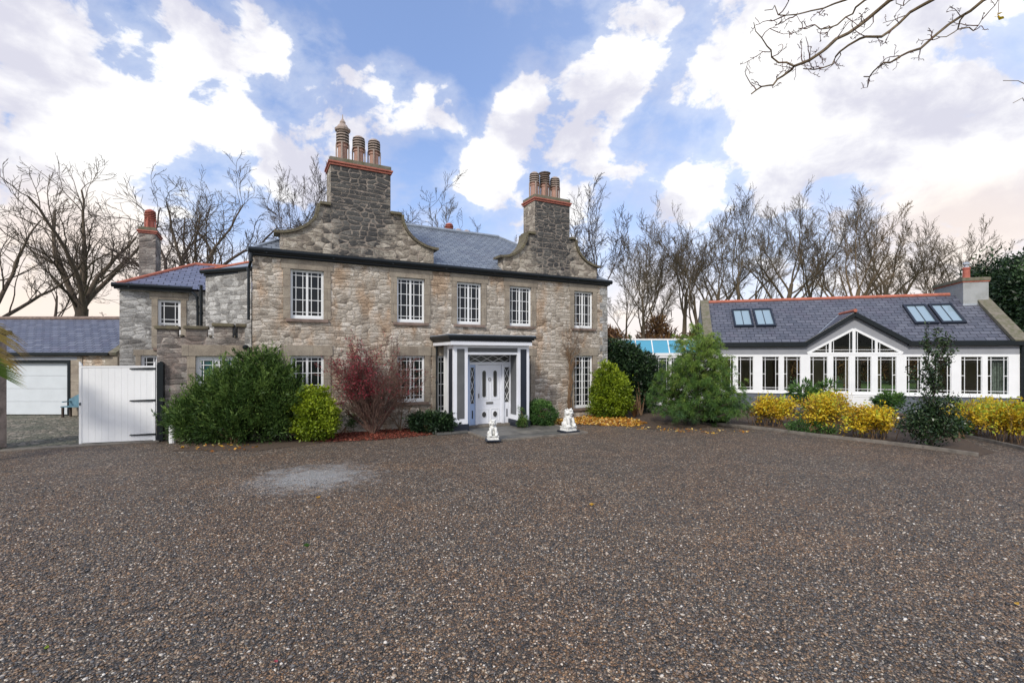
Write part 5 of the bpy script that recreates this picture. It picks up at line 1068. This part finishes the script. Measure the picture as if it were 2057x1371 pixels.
# 5.. porch plants
shrub('dark_shrub','low dark glossy bush at the left foot of the porch','shrub',868,872,[(-.25,.1,.32,.5,.32,.32),(.3,.0,.35,.42,.3,.30)],150,45,.08,.10,LVD,45,.5,(.6,1.05),dy=.25)
shrub('climbing_plant','narrow variegated climbing plant at the left porch pillar','plant',915,865,[(0,0,.35,.10,.08,.38)],34,24,.05,.06,LYG,46,.5,(.2,1),stems=2,dy=.12)
shrub('round_bush','clipped round mid-green bush at the right foot of the porch','shrub',1089,857,[(0,.1,.44,.48,.42,.46)],240,55,.06,.055,LMG,47,.5,(.86,1.04),dy=.2)
def spiky(px,py,h,label,seed,mat,n=70,r=.12,dy=0):
    x,y=GP(px,py); e_=empty('spiky_plant',(x,y+dy,0),label=label,cat='plant'); rg=np.random.default_rng(seed); a=rg.uniform(0,2*PI,n); V=[];Q=[]
    for i in range(n):
        ll=h*rg.uniform(.5,1); sp=rg.uniform(.1,1)*r*2.4; d=np.array([math.cos(a[i]),math.sin(a[i]),0]); sd=np.array([-d[1],d[0],0])*.008
        p0=d*r*.15; p1=d*sp*.5+np.array([0,0,ll*.6]); p2=d*sp*(1.3)+np.array([0,0,ll*.95]); k=len(V); V+= [p0-sd,p0+sd,p1+sd,p1-sd,p2+sd*.2,p2-sd*.2]; Q+=[(k,k+1,k+2,k+3),(k+3,k+2,k+4,k+5)]
    npmesh('blades',np.array(V),np.array(Q),mat,e_,rg.random(len(V)))
shrub('dwarf_conifer','little tapering dark conifer standing before the right porch pillar','shrub',1050,862,[(0,0,.22,.16,.14,.22),(-.04,0,.5,.09,.08,.25),(-.10,0,.72,.03,.03,.14)],75,32,.035,.055,LDG,48,.3,(.3,1.05),stems=2,dy=.15)
spiky(1278,840,.75,'tuft of long grassy leaves between the lime bush and the pine',3,LBR,90,.2,.3)
# climber on the right of facade
vn=empty('wall_climber',HW(U(1143),-.06,0),HA,label='bare brown climber trunk creeping up the wall beside the tall right window',cat='climbing plant')
rn=random.Random(4); out=[]
for k in range(5): out.append(([Vector((rn.uniform(-.08,.08)+.03*k*math.sin(z*2+k),-.03-.01*k,z)) for z in np.linspace(0,2.0+rn.uniform(0,.6),9)],[.030-.002*i for i in range(9)],0))
cfg=dict(rmin=.005,lev=[{},dict(n=8,wig=.10,up=.07,start=.1,kids=6,tip=.3,ang=(20,60),len=1,rad=.6),dict(n=5,wig=.12,up=.05,start=.2,kids=3,tip=.4,ang=(20,60),len=.45,rad=.6),dict(n=3,wig=.12,up=.03,start=1,kids=0,tip=.6,ang=(20,60),len=.5,rad=.6)])
for k in range(6): grow(rn,out,Vector((rn.uniform(-.08,.08),-.04,rn.uniform(.6,2.3))),Vector((rn.uniform(-1,1),0,1.2)),rn.uniform(.8,2.0),.014,1,cfg)
out=[([Vector((p.x,-.03-abs(p.y)*.12,p.z)) for p in pts],rad,l) for pts,rad,l in out]
a_,b_=treemesh(out,'x',MSTEM,vn); a_.name='vine_trunk'; b_.name='vine_twigs'
# 8, 9
shrub('lime_bush','large round lime green bush below the tall right window','shrub',1228,842,[(0,.2,1.0,.70,.65,.72),(-.12,.2,1.6,.42,.45,.58),(.22,.2,1.35,.45,.5,.5),(-.1,.1,.55,.70,.6,.5),(.3,.1,.6,.5,.5,.45)],480,60,.09,.085,LYG,51,.55,(.78,1.04),dy=.5,tshift=-.12,shoots=120,shootl=.13)
shrub('holm_shrub','tall dark green shrub behind the lime bush at the house corner','shrub',1285,838,[(-.6,.9,2.2,.9,.7,1.0),(.2,.9,1.6,.85,.7,1.2),(-.9,.9,2.6,.7,.6,.6),(.55,.8,.9,.6,.6,.8),(.5,.9,2.0,.5,.5,.5)],620,55,.13,.11,LVD,52,.45,(.6,1.06),dy=.8,shoots=150,shootl=.3)
# pine
def pine():
    x,y=GP(1405,853); y+=.2; e_=empty('young_pine',(x,y,0),label='bushy young pine with long drooping needles in front of the cottage end',cat='pine tree'); H_=CAMZ+(HY-645)/F*y; rn=random.Random(6); rg=np.random.default_rng(6)
    m=MB(); m.tube([(0,0,0),(.02,0,H_*.5),(.05,0,H_*.98)],[.09,.05,.015],8).build('trunk',MBC,e_); br=MB(); tips=[]
    z=.15
    while z<H_*.97:
        t=z/H_; rmax=1.75*(1-t)**.80+.10 if t<.78 else .22*(1-t)/.22+.12
        n=int(19-11*t) if t<.8 else 4
        for k in range(n):
            a=rn.uniform(0,2*PI); L_=rmax*rn.uniform(.65,1.08); rise=L_*(.25+.45*t); p0=Vector((0,0,z)); p1=Vector((math.cos(a)*L_*.5,math.sin(a)*L_*.5,z+rise*.35)); p2=Vector((math.cos(a)*L_,math.sin(a)*L_,max(z+rise,.15))); br.tube([p0,p1,p2],[.02,.013,.007],4,cap=False)
            nt=max(3,int(L_*7)) 
            for j in range(nt):
                f=.35+.65*(j+1)/nt; q=p0.lerp(p2,f)+Vector((rn.gauss(0,.13),rn.gauss(0,.13),rn.gauss(0,.08)))*(.3+L_*.6); tips.append((q,(p2-p1).normalized()))
        z+=.17 if t<.75 else .22
    npmesh('branches',np.array(br.v),np.array(br.f),MBC,e_,smooth=True)
    V=[];T=[]; NN=0
    for q,dd in tips:
        n=40; base=np.array(q); d=rg.normal(size=(n,3)); d/=np.linalg.norm(d,axis=1)[:,None]; d=d*.75+np.array(dd)*.45+np.array([0,0,.10]); d/=np.linalg.norm(d,axis=1)[:,None]
        l=rg.uniform(.11,.19,n)[:,None]; w=np.cross(d,rg.normal(size=(n,3))); w/=np.linalg.norm(w,axis=1)[:,None]; w*=.0058
        mid=base+d*l*.6; end=base+d*l+np.array([0,0,-.05])*(l/.15)
        V.append(np.stack([base+w*0.6,mid+w,end,mid-w],1).reshape(-1,3)); tt=np.clip(.2+.55*base[2]/H_+rg.normal(0,.12),0,1); T.append(np.repeat(np.clip(tt+rg.normal(0,.1,n),0,1),4)); NN+=n
    npmesh('needles',np.vstack(V),np.arange(NN*4).reshape(-1,4),LPN,e_,np.concatenate(T))
pine()
# holly sapling
def holly():
    x,y=GP(1872,898); e_=empty('holly_sapling',(x,y,0),label='slender dark holly sapling in front of the cottage right windows',cat='tree'); H_=CAMZ+(HY-655)/F*y
    rn=random.Random(8); out=[]; cfg=dict(rmin=.005,lev=[dict(n=14,wig=.02,up=.03,start=.05,kids=34,tip=.2),dict(n=6,wig=.08,up=.08,start=.2,kids=5,tip=.3,ang=(35,70),len=.25,rad=.35),dict(n=4,wig=.12,up=.05,start=1,kids=0,tip=.5,ang=(25,60),len=.5,rad=.6)])
    grow(rn,out,Vector((0,0,0)),Vector((0,0,1)),H_*.80,.04,0,cfg)
    P=[]
    o2=[]
    for pts,rad,l in out:
        if l:
            b=pts[0]; s=np.interp(b.z/H_,[0,.25,.5,.75,1],[.95,1.05,.62,.42,.22]); 
        o2.append((pts,rad,l))
        if l>=1:
            for p in pts[1:]:
                for _ in range(3): P.append(tuple(p+Vector((rn.gauss(0,.045),rn.gauss(0,.045),rn.gauss(0,.04)))))
        elif l==0:
            for p in pts[4:]:
                for _ in range(2): P.append(tuple(p+Vector((rn.gauss(0,.05),rn.gauss(0,.05),rn.gauss(0,.1)))))
    P=np.array(P); t=P[:,2]/H_; f=np.interp(t,[0,.2,.4,.55,.75,1],[1.0,1.2,1.05,.85,.75,.5]); P[:,0]*=f; P[:,1]*=f
    el=[(0,0,.75,.72,.55,.55),(.15,0,1.1,.5,.4,.4),(-.35,0,.7,.45,.4,.4),(.45,0,.65,.4,.35,.4)]; Q,O,T=clumps(el,230,18,.10,8,(.3,1.08)); P=np.vstack([P,Q])
    o3=[([Vector((p.x*np.interp(p.z/H_,[0,.2,.4,.55,.75,1],[1.0,1.2,1.05,.85,.75,.5]),p.y*np.interp(p.z/H_,[0,.2,.4,.55,.75,1],[1.0,1.2,1.05,.85,.75,.5]),p.z)) for p in pts],rad,l) for pts,rad,l in o2]
    a_,b_=treemesh(o3,'x',MBC,e_); leaves('leaves',P,.075,LHO,e_,.55,np.random.default_rng(1).random(len(P))*.7+.25*(P[:,2]/H_),8)
holly()
# golden hedges
def gold(px,py,w,h,seed,label,dy=.4,k=1.0,ts=0):
    x,y=GP(px,py); y+=dy; x*=y/(y-dy); e_=empty('golden_shrub',(x,y,0),label=label,cat='shrub',group='golden-leaved shrubs in the cottage bed')
    rn=random.Random(seed); el=[(rn.uniform(-.6,.6)*w,rn.uniform(-.2,.2),h*rn.uniform(.48,.76),w*.5,.42,h*.26) for _ in range(8)]
    P,O,T=clumps(el,int(210*k*w),30,.11,seed,(.2,1.2),.8,.3); leaves('foliage',P,.085,LYE,e_,.5,np.clip(T*1.15+ts-.02,0,1),seed,O,.4)
    out=[]; cfg=dict(rmin=.004,lev=[dict(n=6,wig=.08,up=.04,start=.3,kids=4,tip=.4),dict(n=4,wig=.1,up=.03,start=1,kids=0,tip=.4,ang=(15,40),len=.5,rad=.6)])
    for i in range(int(46*w)): grow(rn,out,Vector((rn.uniform(-.8,.8)*w,rn.uniform(-.35,.35),0)),Vector((rn.uniform(-.3,.3),rn.uniform(-.3,.3),1)),h*rn.uniform(.6,.85),.010,0,cfg)
    a_,b_=treemesh(out,'x',MSTEM,e_,(4,3)); a_.name='stems'; b_.name='twigs'
gold(1545,858,.78,1.02,61,'small golden shrub nearest the pine',.4); gold(1655,872,.62,1.22,62,'golden shrub left of the cottage door',.5); gold(1745,884,.75,.92,63,'golden shrub directly in front of the cottage door',.4,1.1,-.05); gold(1965,878,.85,1.10,64,'golden shrub just right of the holly sapling',.5,1,.15); gold(2040,893,.75,1.20,65,'golden shrub cut by the right edge',.3,1.1,.1); gold(1665,862,.55,1.12,66,'taller golden shrub behind the door shrub',1.3)
shrub('rhododendron','leathery green shrub with long leaves below the cottage door','shrub',1640,845,[(-.3,.3,1.05,.5,.4,.35),(.55,.3,1.15,.4,.35,.30),(0,.2,.7,.7,.4,.4)],110,22,.07,.20,LMG,71,.2,(.4,1.05),dy=.5,outw=.7)
shrub('fern_bush','low green ferny bush at the wall right of the cottage door','shrub',1793,838,[(0,.2,.62,.55,.35,.30)],60,26,.07,.16,LMG,72,.25,(.4,1.05),dy=.6)
shrub('green_ground_bush','low green leafy plant at the foot of the golden shrubs','shrub',1620,872,[(0,.1,.20,.5,.3,.2),(.5,.0,.2,.4,.25,.18)],60,26,.06,.07,LMG,73,.5,(.3,1.05),dy=.2)
shrub('green_ground_bush','low green leafy plant between the holly and the right golden shrub','shrub',1930,884,[(0,.3,.28,.6,.4,.25)],70,26,.07,.08,LMG,74,.5,(.3,1.05),dy=.5)
twiggy(1960,858,'leafless twiggy shrub before the white cottage wall at the right',15,1.2,9,MBC,dy=2.0)
# log pile
rn=random.Random(2); x,y=GP(1590,846); e_=empty('log_pile',(x,y+.9,0),CA,label='heap of red-brown stacked logs between golden shrubs',cat='log pile')
for r_ in range(6):
    for k in range(6-r_):
        m=MB().tube([(-.30+k*.13+r_*.065+rn.uniform(-.01,.01),-.15,.07+r_*.13),(-.30+k*.13+r_*.065,.35,.07+r_*.13)],.062,8); m.build('log',[MSILL,MTER,MSTEM][rn.randrange(3)],e_)
# rock / planter by plinth
# palm
def palm():
    tx,ty=-13.0,10.6; e_=empty('fan_palm',(tx,ty,0),label='fan palm whose leaf tips poke in from the left edge',cat='palm tree'); rg=np.random.default_rng(2)
    MB().tube([(0,0,0),(.05,0,1.5),(0,0,2.7)],[.16,.15,.13],10).build('trunk',MBC,e_)
    def fan(cx,cy,cz,ax,droop,L_,dead,spread=1.0,sv=None):
        V=[];Q=[];T=[]; ax=Vector(ax).normalized(); sd=(Vector(sv) if sv else ax.cross(Vector((0,0,1)))).normalized(); up=sd.cross(ax); n=34
        c=Vector((cx,cy,cz))
        for i in range(n):
            t=(i/(n-1)-.5)*2*spread*1.25; d=(ax*math.cos(t)+sd*math.sin(t)).normalized(); l=L_*(1-.18*abs(t))*rg.uniform(.9,1.05); w=d.cross(up).normalized()*.015
            p1=c+d*l*.5+up*.02; p2=c+d*l*.82-Vector((0,0,droop*.5)); p3=c+d*l-Vector((0,0,droop*1.1)); k=len(V)
            V+=[c-w*.2,c+w*.2,p1+w,p1-w,p2+w*.7,p2-w*.7,p3+w*.12,p3-w*.12]; Q+=[(k,k+1,k+2,k+3),(k+3,k+2,k+4,k+5),(k+5,k+4,k+6,k+7)]
            b=.12 if dead else .9; T+= [b,b,b,b,(b+.2)/1.5 if not dead else .1,(b+.2)/1.5 if not dead else .1,.2 if not dead else .02,.2 if not dead else .02]
        npmesh('palm_leaf',np.array([tuple(v) for v in V]),np.array(Q),LPL,e_,np.array(T))
        MB().tube([(0,0,2.65),((cx)*.5,(cy)*.5,(cz+2.8)/2+.1),(cx,cy,cz)],[.02,.015,.012],5).build('leaf_stalk',MSTEM,e_)
    def at(px,py,d): v=AT(px,py,d); return v[0]-tx,v[1]-ty,v[2]
    c=at(-62,733,10.4); fan(*c,(1,-.05,-.12),.08,1.25,False,.30,(0,-.6,.8))
    c=at(-75,655,10.9); fan(*c,(1,.1,-.15),.25,1.38,True,.32,(0,-.6,.8)); c=at(-60,700,11.2); fan(*c,(1,.3,-.25),.2,1.05,True,.4,(0,-.6,.8))
    for k in range(12):
        a=rg.uniform(.6,5.6); r_=.8; fan(math.cos(a)*r_,math.sin(a)*r_,2.5+rg.uniform(-.2,.9),(math.cos(a),math.sin(a),rg.uniform(-.4,.6)),.15,.75,False)
palm()
# parked car glimpse beyond the cottage corner
cr=empty('parked_car',(CW(15.4,1.4,0)),R(100),label='dark car half hidden beyond the cottage right corner',cat='car')
pf_=[(-2.1,.35),(2.1,.35),(2.15,.7),(2.0,.9),(1.1,1.0),(.5,1.42),(-1.2,1.45),(-1.9,1.05),(-2.15,.95)]
MB().prism(pf_,-.85,.85).build('body',plain('dark_car_paint',(.03,.035,.045),.25,.1,2),cr,bev=.06); MB().prism([(-1.15,1.0),(.95,1.0),(.45,1.36),(-1.1,1.38)],-.862,.862).build('side_windows',GDK,cr)
for wx_ in (-1.35,1.35):
    for wy in (-.78,.78): MB().tube([(wx_,wy-.1,.33),(wx_,wy+.1,.33)],.33,18).build('wheel',MBK,cr)
